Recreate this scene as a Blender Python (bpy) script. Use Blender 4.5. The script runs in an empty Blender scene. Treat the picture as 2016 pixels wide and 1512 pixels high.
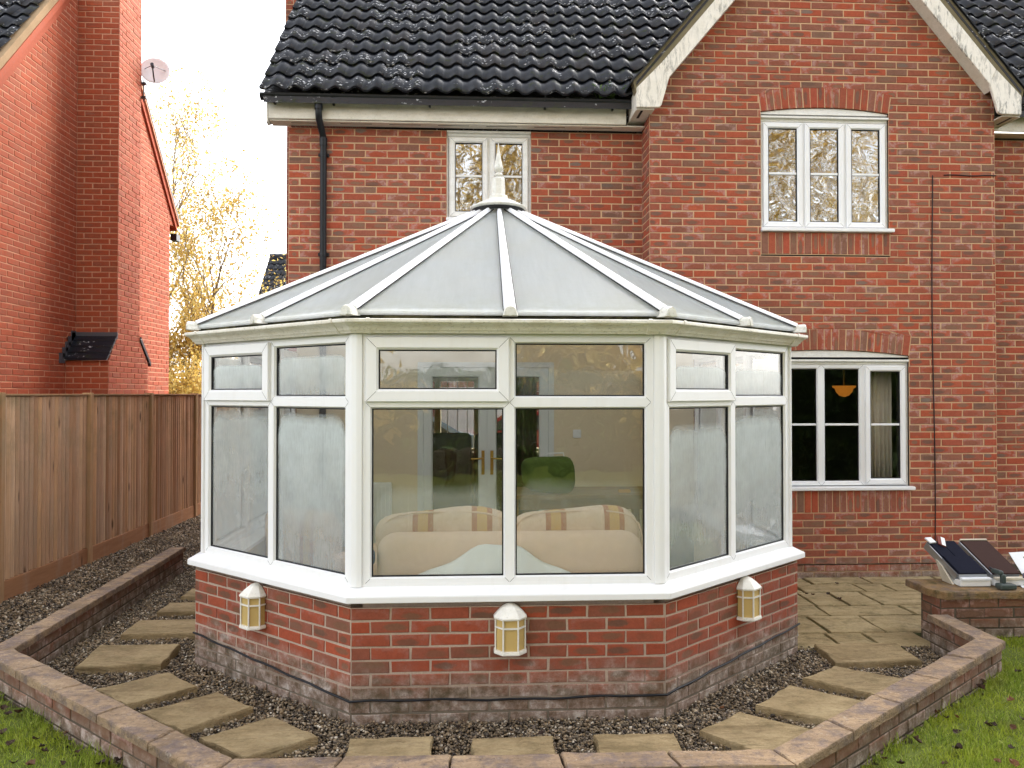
import bpy, bmesh, math, random
import numpy as np
from mathutils import Vector, Matrix, noise

rnd = random.Random(7)
S = bpy.context.scene
COL = S.collection
R = math.radians

# ------------------------------------------------------------------ camera
CAM_Z = 1.857
cam = bpy.data.objects.new("camera", bpy.data.cameras.new("camera"))
COL.objects.link(cam)
cam.location = (0, 0, CAM_Z)
cam.rotation_euler = (R(90.757), 0, R(-3.0))
cam.data.sensor_width = 36
cam.data.lens = 1514.0 / 2016.0 * 36.0
cam.data.clip_end = 2000
cam.data.clip_start = 0.05
S.camera = cam

# ------------------------------------------------------------------ sky, sun, exposure
SUN_EL, SUN_AZ = 40.0, 36.0          # degrees above horizon, degrees right of +Y (behind the house)
W = bpy.data.worlds.new("World")
S.world = W
W.use_nodes = True
_n = W.node_tree.nodes
_n.clear()
_sky = _n.new("ShaderNodeTexSky")
_sky.sky_type = 'NISHITA'
_sky.sun_disc = False
_sky.sun_elevation = R(SUN_EL)
_sky.sun_rotation = R(SUN_AZ)
_sky.air_density = 1.0
_sky.dust_density = 2.5
_sky.ozone_density = 1.0
_hs = _n.new("ShaderNodeHueSaturation")
_hs.inputs["Saturation"].default_value = 0.20
_bg = _n.new("ShaderNodeBackground")
_bg.inputs[1].default_value = 0.14
_out = _n.new("ShaderNodeOutputWorld")
W.node_tree.links.new(_sky.outputs[0], _hs.inputs["Color"])
W.node_tree.links.new(_hs.outputs[0], _bg.inputs[0])
W.node_tree.links.new(_bg.outputs[0], _out.inputs[0])

sun = bpy.data.objects.new("sun", bpy.data.lights.new("sun", 'SUN'))
COL.objects.link(sun)
sun.data.energy = 1.1
sun.data.angle = R(28.0)
sun.data.color = (1.0, 0.93, 0.83)
_d = Vector((math.sin(R(SUN_AZ)) * math.cos(R(SUN_EL)), math.cos(R(SUN_AZ)) * math.cos(R(SUN_EL)), math.sin(R(SUN_EL))))
sun.rotation_euler = (-_d).to_track_quat('-Z', 'Y').to_euler()

S.view_settings.view_transform = 'Standard'
S.view_settings.look = 'None'
S.view_settings.exposure = 2.5
S.view_settings.gamma = 1.0
S.view_settings.use_curve_mapping = False
S.render.engine = 'CYCLES'
S.cycles.max_bounces = 8
S.cycles.diffuse_bounces = 4
S.cycles.glossy_bounces = 3
S.cycles.transmission_bounces = 6
S.cycles.transparent_max_bounces = 16
S.cycles.caustics_reflective = False
S.cycles.caustics_refractive = False
S.cycles.use_denoising = True
S.cycles.sample_clamp_indirect = 6

# ------------------------------------------------------------------ object helpers
WORLD = {}                                         # object -> world matrix at build time


def _attach(o, parent):
    if parent is not None:
        o.parent = parent
        o.matrix_parent_inverse = WORLD[parent].inverted()


def thing(name, label, cat, loc=(0, 0, 0), group=None):
    o = bpy.data.objects.new(name, None)
    o.empty_display_size = 0.1
    COL.objects.link(o)
    o.location = loc
    WORLD[o] = Matrix.Translation(loc)
    tag(o, label, cat, group)
    return o


def tag(o, label=None, cat=None, group=None, kind=None):
    if label:
        o["label"] = label
    if cat:
        o["category"] = cat
    if group:
        o["group"] = group
    if kind:
        o["kind"] = kind
    return o


def place(name, mesh, parent=None, world=None):
    """Link an object that shows an existing mesh."""
    o = bpy.data.objects.new(name, mesh)
    COL.objects.link(o)
    world = world or Matrix.Identity(4)
    o.matrix_basis = world
    WORLD[o] = world
    _attach(o, parent)
    return o


def copy_tree(src, loc, rotz=0.0):
    """A copy of a thing and of its parts and sub-parts, moved to loc."""
    c = src.copy()
    COL.objects.link(c)
    c.location = loc
    c.rotation_euler = (0, 0, rotz)
    for ch in list(src.children):
        k = ch.copy()
        COL.objects.link(k)
        k.parent = c
        for g in list(ch.children):
            q = g.copy()
            COL.objects.link(q)
            q.parent = k
    return c


class Frame:
    """A wall-like frame: x along the wall (to the right seen from outside), out = outward normal, z up."""

    def __init__(s, o, ex, n):
        s.o, s.ex, s.n = Vector(o), Vector(ex).normalized(), Vector(n).normalized()

    def p(s, x, out, z):
        return s.o + s.ex * x + s.n * out + Vector((0, 0, z))

    def matrix(s, x, out, z):
        q = s.p(x, out, z)
        return Matrix(((s.ex.x, -s.n.x, 0, q.x), (s.ex.y, -s.n.y, 0, q.y), (0, 0, 1, q.z), (0, 0, 0, 1)))


WORLDF = Frame((0, 0, 0), (1, 0, 0), (0, -1, 0))


class MB:
    """Mesh builder."""

    def __init__(s):
        s.v, s.f, s.t, s.smooth = [], [], [], []
        s.face_xy = {}

    def add(s, vs, fs, tone=0.0, smooth=False):
        b = len(s.v)
        s.v.extend([tuple(q) for q in vs])
        for f in fs:
            s.f.append([b + i for i in f])
            s.t.append(tone)
            s.smooth.append(smooth)

    def hexa(s, c, tone=0.0):
        """8 corners: 4 of one face, 4 of the opposite face in the same order."""
        s.add(c, [(0, 1, 2, 3), (7, 6, 5, 4), (0, 4, 5, 1), (1, 5, 6, 2), (2, 6, 7, 3), (3, 7, 4, 0)], tone)

    def box(s, fr, x0, x1, y0, y1, z0, z1, tone=0.0):
        """y is the outward distance (y1 > y0)."""
        P = fr.p
        s.hexa([P(x0, y1, z0), P(x1, y1, z0), P(x1, y1, z1), P(x0, y1, z1),
                P(x0, y0, z0), P(x1, y0, z0), P(x1, y0, z1), P(x0, y0, z1)], tone)

    def wbox(s, x0, x1, y0, y1, z0, z1, tone=0.0):
        s.hexa([(x0, y0, z0), (x1, y0, z0), (x1, y0, z1), (x0, y0, z1),
                (x0, y1, z0), (x1, y1, z0), (x1, y1, z1), (x0, y1, z1)], tone)

    def ring(s, fr, x0, x1, z0, z1, prof, tone=0.0):
        """Mitred picture-frame ring; prof = [(inset, out), ...] from outside to inside."""
        vs = []
        for i, o in prof:
            vs += [fr.p(x0 + i, o, z0 + i), fr.p(x1 - i, o, z0 + i), fr.p(x1 - i, o, z1 - i), fr.p(x0 + i, o, z1 - i)]
        fs = []
        for k in range(len(prof) - 1):
            a, b = 4 * k, 4 * k + 4
            for j in range(4):
                fs.append((a + j, a + (j + 1) % 4, b + (j + 1) % 4, b + j))
        s.add(vs, fs, tone)

    def prism(s, poly, d, tone=0.0):
        """poly: 3D points (planar, counter-clockwise seen from outside); extruded by vector -d behind."""
        n = len(poly)
        d = Vector(d)
        vs = [Vector(q) for q in poly] + [Vector(q) - d for q in poly]
        fs = [tuple(range(n)), tuple(reversed(range(n, 2 * n)))]
        fs += [(i, n + i, n + (i + 1) % n, (i + 1) % n) for i in range(n)]
        s.add(vs, fs, tone)

    def tube(s, pts, r, seg=8, tone=0.0, caps=True):
        pts = [Vector(q) for q in pts]
        rs = r if isinstance(r, (list, tuple)) else [r] * len(pts)
        vs, fs = [], []
        up = Vector((0, 0, 1))
        t0 = (pts[1] - pts[0]).normalized()
        if abs(t0.dot(up)) > 0.95:
            up = Vector((1, 0, 0))
        a = t0.cross(up).normalized()
        for i, q in enumerate(pts):
            t = (pts[min(i + 1, len(pts) - 1)] - pts[max(i - 1, 0)])
            if t.length < 1e-9:
                t = Vector((0, 0, 1))
            t.normalize()
            a = (a - t * a.dot(t))
            if a.length < 1e-6:
                a = t.orthogonal()
            a.normalize()
            b = t.cross(a)
            for k in range(seg):
                w = 2 * math.pi * k / seg
                vs.append(q + (a * math.cos(w) + b * math.sin(w)) * rs[i])
        for i in range(len(pts) - 1):
            for k in range(seg):
                fs.append((i * seg + k, i * seg + (k + 1) % seg, (i + 1) * seg + (k + 1) % seg, (i + 1) * seg + k))
        s.add(vs, fs, tone, True)
        if caps:
            m = (len(pts) - 1) * seg
            s.add(vs[:seg], [tuple(reversed(range(seg)))], tone)
            s.add(vs[m:m + seg], [tuple(range(seg))], tone)

    def lathe(s, c, prof, seg=16, tone=0.0, smooth=True):
        c = Vector(c)
        vs, fs = [], []
        for r, z in prof:
            for k in range(seg):
                w = 2 * math.pi * k / seg
                vs.append(c + Vector((r * math.cos(w), r * math.sin(w), z)))
        for i in range(len(prof) - 1):
            for k in range(seg):
                fs.append((i * seg + k, i * seg + (k + 1) % seg, (i + 1) * seg + (k + 1) % seg, (i + 1) * seg + k))
        s.add(vs, fs, tone, smooth)

    def sweep(s, plan, prof, z=0.0, tone=0.0, closed_prof=True, smooth=False):
        """Profile [(out, dz)] swept along an open plan polyline with mitres (out = to the right of travel)."""
        vs = []
        offs = {}
        for o in set(q[0] for q in prof):
            offs[o] = offset_line(plan, o)
        m, n = len(prof), len(plan)
        for i in range(n):
            for o, dz in prof:
                q = offs[o][i]
                vs.append((q[0], q[1], z + dz))
        fs = []
        last = m if closed_prof else m - 1
        for i in range(n - 1):
            for k in range(last):
                fs.append((i * m + k, i * m + (k + 1) % m, (i + 1) * m + (k + 1) % m, (i + 1) * m + k))
        s.add(vs, fs, tone, smooth)
        if closed_prof:
            s.add(vs[:m], [tuple(range(m))], tone)
            s.add(vs[-m:], [tuple(reversed(range(m)))], tone)

    def mesh(s, name, mat):
        me = bpy.data.meshes.new(name)
        me.from_pydata(s.v, [], s.f)
        if mat is not None:
            me.materials.append(mat)
        if any(s.t):
            at = me.attributes.new("tone", 'FLOAT', 'FACE')
            at.data.foreach_set("value", np.array(s.t, dtype=np.float32))
        if s.face_xy:
            at = me.attributes.new("face_xy", 'FLOAT_VECTOR', 'POINT')
            q = np.zeros((len(s.v), 3), dtype=np.float32)
            for i, c in s.face_xy.items():
                q[i] = c
            at.data.foreach_set("vector", q.reshape(-1))
        if any(s.smooth):
            me.polygons.foreach_set("use_smooth", np.array(s.smooth, dtype=bool))
        me.update()
        return me

    def recalc(s, me):
        bm = bmesh.new()
        bm.from_mesh(me)
        bmesh.ops.recalc_face_normals(bm, faces=bm.faces)
        bm.to_mesh(me)
        bm.free()

    def build(s, name, mat, parent=None, recalc=True, bevel=0.0):
        me = s.mesh(name, mat)
        if recalc or bevel:
            bm = bmesh.new()
            bm.from_mesh(me)
            bmesh.ops.recalc_face_normals(bm, faces=bm.faces)
            if bevel:
                bmesh.ops.bevel(bm, geom=list(bm.edges), offset=bevel, segments=2, affect='EDGES', clamp_overlap=True)
            bm.to_mesh(me)
            bm.free()
        return place(name, me, parent)


def offset_line(plan, o):
    """Offset an open polyline to the right of travel by o (mitred)."""
    n = len(plan)
    out = []
    for i in range(n):
        q = Vector(plan[i][:2])
        ns = []
        for a, b in ((i - 1, i), (i, i + 1)):
            if a >= 0 and b < n:
                d = (Vector(plan[b][:2]) - Vector(plan[a][:2])).normalized()
                ns.append(Vector((d.y, -d.x)))
        if len(ns) == 1:
            out.append(q + ns[0] * o)
        else:
            m = (ns[0] + ns[1]).normalized()
            out.append(q + m * (o / max(0.2, m.dot(ns[0]))))
    return [(q.x, q.y) for q in out]


def rounded_box(name, c, size, r, mat, parent=None, seg=3, rot=None, wob=0.0, sub=0):
    bm = bmesh.new()
    bmesh.ops.create_cube(bm, size=1.0)
    for v in bm.verts:
        v.co = Vector((v.co.x * size[0], v.co.y * size[1], v.co.z * size[2]))
    if sub:
        bmesh.ops.subdivide_edges(bm, edges=list(bm.edges), cuts=sub, use_grid_fill=True)
    else:
        bmesh.ops.bevel(bm, geom=list(bm.edges), offset=min(r, 0.49 * min(size)), segments=seg, affect='EDGES', profile=0.5)
    if sub:                                           # pillow: round towards a superellipsoid
        for v in bm.verts:
            q = Vector((v.co.x / size[0] * 2, v.co.y / size[1] * 2, v.co.z / size[2] * 2))
            k = (abs(q.x) ** 4 + abs(q.y) ** 4 + abs(q.z) ** 4) ** 0.25
            if k > 1e-6:
                v.co = Vector((q.x / k * size[0] / 2, q.y / k * size[1] / 2, q.z / k * size[2] / 2))
    if wob:
        for v in bm.verts:
            v.co += Vector((noise.noise(v.co * 3 + Vector(c)), noise.noise(v.co * 3.1 + Vector((5, 1, 2))), noise.noise(v.co * 2.7 + Vector((1, 7, 3))))) * wob
    me = bpy.data.meshes.new(name)
    bm.to_mesh(me)
    bm.free()
    for p in me.polygons:
        p.use_smooth = True
    me.materials.append(mat)
    w = Matrix.Translation(c)
    if rot is not None:
        w = w @ rot
    return place(name, me, parent, w)


def project(q):
    """Pixel (2016 x 1512) and depth of a world point in the photograph's view; only used to rank pieces by size."""
    c, s_ = math.cos(R(3)), math.sin(R(3))
    r_, f_ = q[0] * c - q[1] * s_, q[0] * s_ + q[1] * c
    if f_ < 0.1:
        return (-9999, -9999, 1)
    return (1008 + 1514 * r_ / f_, 776 - 1514 * (q[2] - CAM_Z) / f_, f_)
# ------------------------------------------------------------------ materials
class NT:
    def __init__(s, name):
        s.m = bpy.data.materials.new(name)
        s.m.use_nodes = True
        s.t = s.m.node_tree
        s.t.nodes.clear()
        s.out = s.t.nodes.new("ShaderNodeOutputMaterial")

    def n(s, typ, ins=None, **kw):
        q = s.t.nodes.new("ShaderNode" + typ)
        for k, v in kw.items():
            setattr(q, k, v)
        for k, v in (ins or {}).items():
            s.set(q, k, v)
        return q

    def set(s, q, k, v):
        i = q.inputs[k]
        if isinstance(v, bpy.types.NodeSocket):
            s.t.links.new(v, i)
        elif isinstance(v, (tuple, list)) and len(v) == 3 and i.type == 'RGBA':
            i.default_value = (*v, 1)
        else:
            i.default_value = v

    def pos(s):
        return s.n("NewGeometry").outputs["Position"]

    def obj(s):
        return s.n("TexCoord").outputs["Object"]

    def noise(s, vec, scale, detail=3, rough=0.55, dist=0.0, out="Fac"):
        return s.n("TexNoise", {"Vector": vec, "Scale": scale, "Detail": detail, "Roughness": rough, "Distortion": dist}).outputs[out]

    def ramp(s, fac, stops, interp='LINEAR'):
        q = s.n("ValToRGB", {"Fac": fac})
        r = q.color_ramp
        r.interpolation = interp
        while len(r.elements) > 1:
            r.elements.remove(r.elements[-1])
        for i, (p, c) in enumerate(stops):
            e = r.elements[0] if i == 0 else r.elements.new(p)
            e.position = p
            e.color = (*c, 1) if len(c) == 3 else c
        return q.outputs["Color"]

    def frange(s, v, a, b, c=0.0, d=1.0):
        return s.n("MapRange", {"Value": v, "From Min": a, "From Max": b, "To Min": c, "To Max": d}, clamp=True).outputs[0]

    def math(s, op, a, b=0.0):
        return s.n("Math", {0: a, 1: b}, operation=op).outputs[0]

    def mix(s, fac, a, b, mode='MIX'):
        q = s.n("Mix", data_type='RGBA', blend_type=mode)
        s.set(q, 0, fac)
        s.set(q, 6, a)
        s.set(q, 7, b)
        return q.outputs[2]

    def scale(s, vec, sc):
        return s.n("Mapping", {"Vector": vec, "Scale": sc}).outputs[0]

    def tone(s):
        """Per-piece random number: the face attribute of a joined mesh, else the object's own."""
        a = s.n("Attribute", attribute_name="tone").outputs["Fac"]
        o = s.n("ObjectInfo").outputs["Random"]
        k = s.math('LESS_THAN', a, 0.0005)
        return s.math('ADD', a, s.math('MULTIPLY', k, o))

    def schlick(s, f0=0.04):
        """Mirror share of a pane, the same from both sides."""
        g = s.n("NewGeometry")
        c = s.math('ABSOLUTE', s.n("VectorMath", {0: g.outputs["Normal"], 1: g.outputs["Incoming"]}, operation='DOT_PRODUCT').outputs["Value"])
        return s.math('ADD', f0, s.math('MULTIPLY', 1 - f0, s.math('POWER', s.math('SUBTRACT', 1.0, c), 5.0)))

    def bump(s, h, strength=0.3, dist=0.01):
        return s.n("Bump", {"Height": h, "Strength": strength, "Distance": dist}).outputs[0]

    def bsdf(s, col, rough=0.7, normal=None, spec=0.5, **kw):
        q = s.n("BsdfPrincipled", {"Base Color": col, "Roughness": rough, "Specular IOR Level": spec})
        if normal is not None:
            s.set(q, "Normal", normal)
        for k, v in kw.items():
            s.set(q, k.replace("_", " "), v)
        return q.outputs[0]

    def done(s, sh):
        s.t.links.new(sh, s.out.inputs["Surface"])
        return s.m


def m_brick(name, stops, kiss=0.8, bloom=0.6, base_dirt=None, kiss_cols=((0.24, 0.130, 0.082), (0.165, 0.092, 0.066), (0.20, 0.165, 0.135))):
    """Fired brick: body colour per brick, an oval kiss mark in the middle of the face, pale lime bloom at its edges."""
    b = NT(name)
    p = b.pos()
    t = b.tone()
    h1 = b.math('FRACT', b.math('MULTIPLY', t, 37.3))
    h2 = b.math('FRACT', b.math('MULTIPLY', t, 91.7))
    h3 = b.math('FRACT', b.math('MULTIPLY', t, 173.1))
    xy = b.n("Attribute", attribute_name="face_xy").outputs["Vector"]
    s = b.n("SeparateXYZ", {0: xy})
    nw = b.noise(p, 16.0, 4, 0.65)
    wob = b.math('MULTIPLY', b.math('SUBTRACT', nw, 0.5), 1.5)
    ex = b.math('POWER', b.math('ABSOLUTE', b.math('SUBTRACT', b.math('ADD', s.outputs[0], b.math('MULTIPLY', b.math('SUBTRACT', h2, 0.5), 0.5)), 0.5)), 2.0)
    ez = b.math('POWER', b.math('ABSOLUTE', b.math('SUBTRACT', b.math('ADD', s.outputs[1], b.math('MULTIPLY', b.math('SUBTRACT', h3, 0.5), 0.5)), 0.5)), 2.0)
    d = b.math('ADD', b.math('ADD', b.math('MULTIPLY', ex, 6.0), b.math('MULTIPLY', ez, 4.5)), wob)
    c = b.ramp(t, stops, 'LINEAR')
    n3 = b.noise(p, 70.0, 4, 0.7)
    n2 = b.noise(p, 22.0, 4, 0.7)
    c = b.mix(b.frange(n2, 0.35, 0.7, 0.0, 0.55), c, b.mix(1.0, c, (0.66, 0.60, 0.58), 'MULTIPLY'))
    km = b.ramp(h2, [(0.0, kiss_cols[0]), (0.5, kiss_cols[0]), (0.76, kiss_cols[1]), (0.94, kiss_cols[1]), (1.0, kiss_cols[2])])
    k = b.math('MULTIPLY', b.frange(d, 0.75, 0.35), b.frange(h1, 0.30, 0.55, 0.0, kiss))
    c = b.mix(k, c, km)
    e = b.math('MULTIPLY', b.frange(d, 0.7, 1.5), b.frange(h3, 0.45, 0.75, 0.0, bloom))
    e = b.math('MULTIPLY', e, b.frange(n2, 0.42, 0.60))
    c = b.mix(e, c, (0.50, 0.30, 0.26))
    c = b.mix(b.frange(n3, 0.35, 0.75, 0.0, 0.4), c, b.mix(1.0, c, (0.55, 0.52, 0.5), 'MULTIPLY'))
    n5 = b.noise(p, 0.55, 3)
    c = b.mix(b.frange(n5, 0.4, 0.7, 0.0, 0.35), c, b.mix(1.0, c, (0.68, 0.70, 0.72), 'MULTIPLY'))
    if base_dirt:
        z = b.n("SeparateXYZ", {0: p}).outputs[2]
        n4 = b.noise(p, 5.0, 5, 0.7)
        zz = b.math('ADD', z, b.math('MULTIPLY', b.math('SUBTRACT', n4, 0.5), 0.30))
        k4 = b.frange(zz, base_dirt[0], base_dirt[1], 0.85, 0.0)
        dd = b.ramp(b.noise(p, 11.0, 6, 0.75), [(0.30, (0.050, 0.052, 0.024)), (0.42, (0.13, 0.110, 0.075)), (0.54, (0.29, 0.24, 0.195)), (0.66, (0.56, 0.52, 0.46))])
        c = b.mix(k4, c, dd)
    h = b.math('ADD', b.math('MULTIPLY', n3, 0.6), nw)
    return b.done(b.bsdf(c, 0.88, b.bump(h, 0.45, 0.006), 0.25))


HOUSE_STOPS = [(0.0, (0.281, 0.099, 0.060)), (0.16, (0.359, 0.094, 0.052)), (0.30, (0.427, 0.092, 0.046)), (0.45, (0.466, 0.106, 0.050)),
               (0.60, (0.359, 0.097, 0.058)), (0.72, (0.301, 0.124, 0.081)), (0.84, (0.436, 0.094, 0.050)), (0.93, (0.242, 0.124, 0.084)), (1.0, (0.330, 0.119, 0.072))]
M_BRICK = m_brick("house_brick", HOUSE_STOPS, 0.88, 0.70, (-0.05, 0.22))
M_BRICK_DWARF = m_brick("dwarf_wall_brick", [(0.0, (0.300, 0.080, 0.043)), (0.3, (0.350, 0.078, 0.038)), (0.5, (0.390, 0.086, 0.040)),
                                             (0.7, (0.310, 0.086, 0.048)), (0.85, (0.240, 0.098, 0.062)), (1.0, (0.340, 0.084, 0.044))], 0.8, 0.2, (0.14, 0.34),
                        ((0.185, 0.095, 0.055), (0.125, 0.075, 0.050), (0.22, 0.11, 0.07)))
M_BRICK_NB = m_brick("neighbour_brick", [(0.0, (0.370, 0.080, 0.037)), (0.4, (0.440, 0.100, 0.044)), (0.75, (0.410, 0.088, 0.040)), (1.0, (0.360, 0.098, 0.050))], 0.25, 0.10)
M_BRICK_GARDEN = m_brick("garden_wall_brick", [(0.0, (0.150, 0.085, 0.055)), (0.35, (0.235, 0.092, 0.054)), (0.6, (0.180, 0.102, 0.066)),
                                               (0.8, (0.280, 0.105, 0.060)), (1.0, (0.150, 0.092, 0.064))], 0.7, 0.6, (0.02, 0.20))


def m_mortar(name, col, col2, dirt=None):
    b = NT(name)
    p = b.pos()
    n1 = b.noise(p, 3.0, 5, 0.65)
    n2 = b.noise(p, 90.0, 3, 0.7)
    c = b.mix(b.frange(n1, 0.35, 0.7), col, col2)
    c = b.mix(b.frange(n2, 0.35, 0.7, 0, 0.4), c, b.mix(1.0, c, (0.55, 0.53, 0.5), 'MULTIPLY'))
    if dirt:
        z = b.n("SeparateXYZ", {0: p}).outputs[2]
        c = b.mix(b.frange(z, dirt[0], dirt[1], 0.8, 0.0), c, (0.10, 0.095, 0.07))
    return b.done(b.bsdf(c, 0.95, b.bump(n2, 0.5, 0.005), 0.1))


M_MORTAR = m_mortar("sandy_mortar", (0.63, 0.405, 0.240), (0.54, 0.355, 0.225), (-0.05, 0.15))
M_MORTAR_GREY = m_mortar("grey_mortar", (0.50, 0.385, 0.30), (0.41, 0.325, 0.26), (0.02, 0.24))
M_MORTAR_NB = m_mortar("pink_mortar", (0.62, 0.34, 0.22), (0.54, 0.30, 0.20))
M_MORTAR_DARK = m_mortar("dark_mortar", (0.13, 0.10, 0.075), (0.09, 0.075, 0.055))


def m_upvc(name, col=(0.84, 0.84, 0.845), stain=0.0, stain_col=(0.42, 0.37, 0.25), streak=0.0, rough=0.35):
    b = NT(name)
    p = b.pos()
    n1 = b.noise(p, 2.2, 4, 0.6)
    c = b.mix(b.frange(n1, 0.4, 0.75, 0.0, 0.20), col, tuple(x * y for x, y in zip(col, (0.95, 0.90, 0.82))))
    n8 = b.noise(b.scale(p, (16, 16, 1.6)), 1.0, 5, 0.7)
    c = b.mix(b.frange(n8, 0.52, 0.72, 0.0, 0.13), c, tuple(x * y for x, y in zip(col, (0.72, 0.68, 0.60))))
    if stain:
        n2 = b.noise(b.scale(p, (1, 1, 2.2)), 7.0, 6, 0.7)
        c = b.mix(b.frange(n2, 0.38, 0.66, 0.0, stain), c, stain_col)
        n3 = b.noise(p, 55.0, 4, 0.7)
        c = b.mix(b.frange(n3, 0.55, 0.7, 0.0, stain * 0.8), c, (0.16, 0.15, 0.09))
    if streak:
        n4 = b.noise(b.scale(p, (26, 26, 5)), 1.0, 6, 0.75, 0.6)
        n5 = b.noise(p, 2.0, 3)
        c = b.mix(b.math('MULTIPLY', b.frange(n4, 0.50, 0.60), b.frange(n5, 0.35, 0.6, 0.1, streak)), c, (0.13, 0.12, 0.10))
    return b.done(b.bsdf(c, rough, None, 0.45))


M_UPVC = m_upvc("white_upvc")
M_UPVC_OLD = m_upvc("weathered_white_upvc", (0.82, 0.81, 0.78), 0.24)
M_FASCIA = m_upvc("fascia_board", (0.80, 0.75, 0.66), 0.30)
M_BARGE = m_upvc("algae_streaked_board", (0.84, 0.79, 0.71), 0.15, streak=0.75)
M_GUTTER_W = m_upvc("algae_stained_gutter", (0.78, 0.75, 0.68), 0.55, (0.52, 0.46, 0.33))
M_RAFTER = m_upvc("rafter_white", (0.82, 0.83, 0.86), 0.10)
M_FINIAL = m_upvc("finial_plastic", (0.74, 0.73, 0.68), 0.55, (0.45, 0.43, 0.33))


def m_plain(name, col, rough=0.6, spec=0.4, bumps=0.0, bscale=60.0, var=0.15, metal=0.0, coat=0.0):
    b = NT(name)
    p = b.obj()
    n1 = b.noise(p, bscale * 0.2, 4)
    c = b.mix(b.frange(n1, 0.3, 0.7, 0, var), col, tuple(x * 0.45 for x in col))
    nm = b.bump(b.noise(p, bscale, 3, 0.6), bumps, 0.004) if bumps else None
    return b.done(b.bsdf(c, rough, nm, spec, Metallic=metal, Coat_Weight=coat))


M_BLACK = m_plain("black_plastic", (0.010, 0.011, 0.014), 0.42, 0.3, var=0.3)
M_RUBBER = m_plain("black_rubber", (0.01, 0.01, 0.011), 0.6, 0.3)
M_CABLE = m_plain("dark_cable", (0.022, 0.010, 0.012), 0.55, 0.3)
M_LEAD = m_plain("lead_grey", (0.085, 0.085, 0.10), 0.5, 0.4, 0.3, 30)
M_METAL = m_plain("aluminium", (0.42, 0.42, 0.44), 0.35, 0.5, metal=0.8)
M_DISH = m_plain("dish_grey", (0.86, 0.87, 0.90), 0.4)
M_DARK_METAL = m_plain("dark_steel", (0.05, 0.05, 0.06), 0.4, metal=0.5)
M_BRASS = m_plain("brass", (0.50, 0.30, 0.07), 0.3, metal=0.9, var=0.3)
M_AMBER = m_plain("amber_plastic", (0.55, 0.39, 0.14), 0.45, 0.5, var=0.25, bscale=20)
M_LAMPWHITE = m_upvc("lamp_white", (0.80, 0.78, 0.72), 0.30, (0.42, 0.40, 0.30))


def m_tile(name, moss=0.75):
    b = NT(name)
    p = b.pos()
    t = b.tone()
    c = b.ramp(t, [(0.0, (0.007, 0.008, 0.013)), (0.5, (0.011, 0.013, 0.020)), (0.8, (0.016, 0.017, 0.024)), (1.0, (0.024, 0.020, 0.022))])
    n3 = b.noise(p, 45.0, 4, 0.7)
    c = b.mix(b.frange(n3, 0.4, 0.7, 0, 0.5), c, (0.005, 0.006, 0.008))
    n2 = b.noise(p, 8.0, 6, 0.7)
    k2 = b.frange(n2, 0.56, 0.66, 0.0, moss)
    c = b.mix(k2, c, (0.030, 0.036, 0.010))
    # white flecks: lichen spots and gloss highlights painted into the colour
    wv = b.n("VectorMath", {0: b.scale(p, (20, 12, 34)), 1: b.n("TexNoise", {"Vector": p, "Scale": 60.0, "Detail": 2}).outputs["Color"]}, operation='ADD').outputs[0]
    v = b.n("TexVoronoi", {"Vector": wv, "Scale": 1.0, "Randomness": 1.0}).outputs["Distance"]
    n4 = b.noise(p, 2.4, 5, 0.65)
    k = b.math('MULTIPLY', b.frange(v, 0.22, 0.32, 1.0, 0.0), b.frange(n4, 0.52, 0.58))
    c = b.mix(k, c, (0.55, 0.55, 0.57))
    ro = b.math('ADD', b.frange(n3, 0.3, 0.7, 0.30, 0.48), b.math('MULTIPLY', k2, 0.4))
    return b.done(b.bsdf(c, ro, b.bump(n3, 0.35, 0.004), 0.33))


M_TILE = m_tile("black_roof_tile")
M_TILE_FAR = m_tile("far_roof_tile", 0.9)


def m_wood(name, stops, grain=(40, 40, 2.0), rough=0.85, green=0.0, dark_knots=True):
    b = NT(name)
    p = b.pos()
    t = b.tone()
    off = b.n("CombineXYZ", {0: b.math('MULTIPLY', t, 31.0), 1: b.math('MULTIPLY', t, 17.0), 2: b.math('MULTIPLY', t, 53.0)}).outputs[0]
    q = b.n("VectorMath", {0: p, 1: off}, operation='ADD').outputs[0]
    g = b.noise(b.scale(q, grain), 1.0, 5, 0.65, 0.4)
    c = b.ramp(t, stops)
    c = b.mix(b.frange(g, 0.35, 0.7, 0, 0.55), c, b.mix(1.0, c, (0.58, 0.54, 0.52), 'MULTIPLY'))
    n2 = b.noise(b.scale(q, (6, 6, 1.2)), 1.0, 4)
    c = b.mix(b.frange(n2, 0.5, 0.75, 0, 0.5), c, (0.40, 0.31, 0.24))
    if green:
        z = b.n("SeparateXYZ", {0: p}).outputs[2]
        n3 = b.noise(p, 3.0, 5, 0.7)
        k = b.math('MULTIPLY', b.frange(n3, 0.42, 0.65, 0, green), b.frange(z, 0.9, 1.9, 0.25, 1.0))
        c = b.mix(k, c, (0.15, 0.15, 0.075))
    if dark_knots:
        v = b.n("TexVoronoi", {"Vector": b.scale(q, (7, 7, 1.6)), "Scale": 1.0}).outputs["Distance"]
        c = b.mix(b.frange(v, 0.05, 0.13, 0.8, 0.0), c, (0.05, 0.025, 0.015))
    return b.done(b.bsdf(c, rough, b.bump(g, 0.4, 0.006), 0.15))


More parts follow.
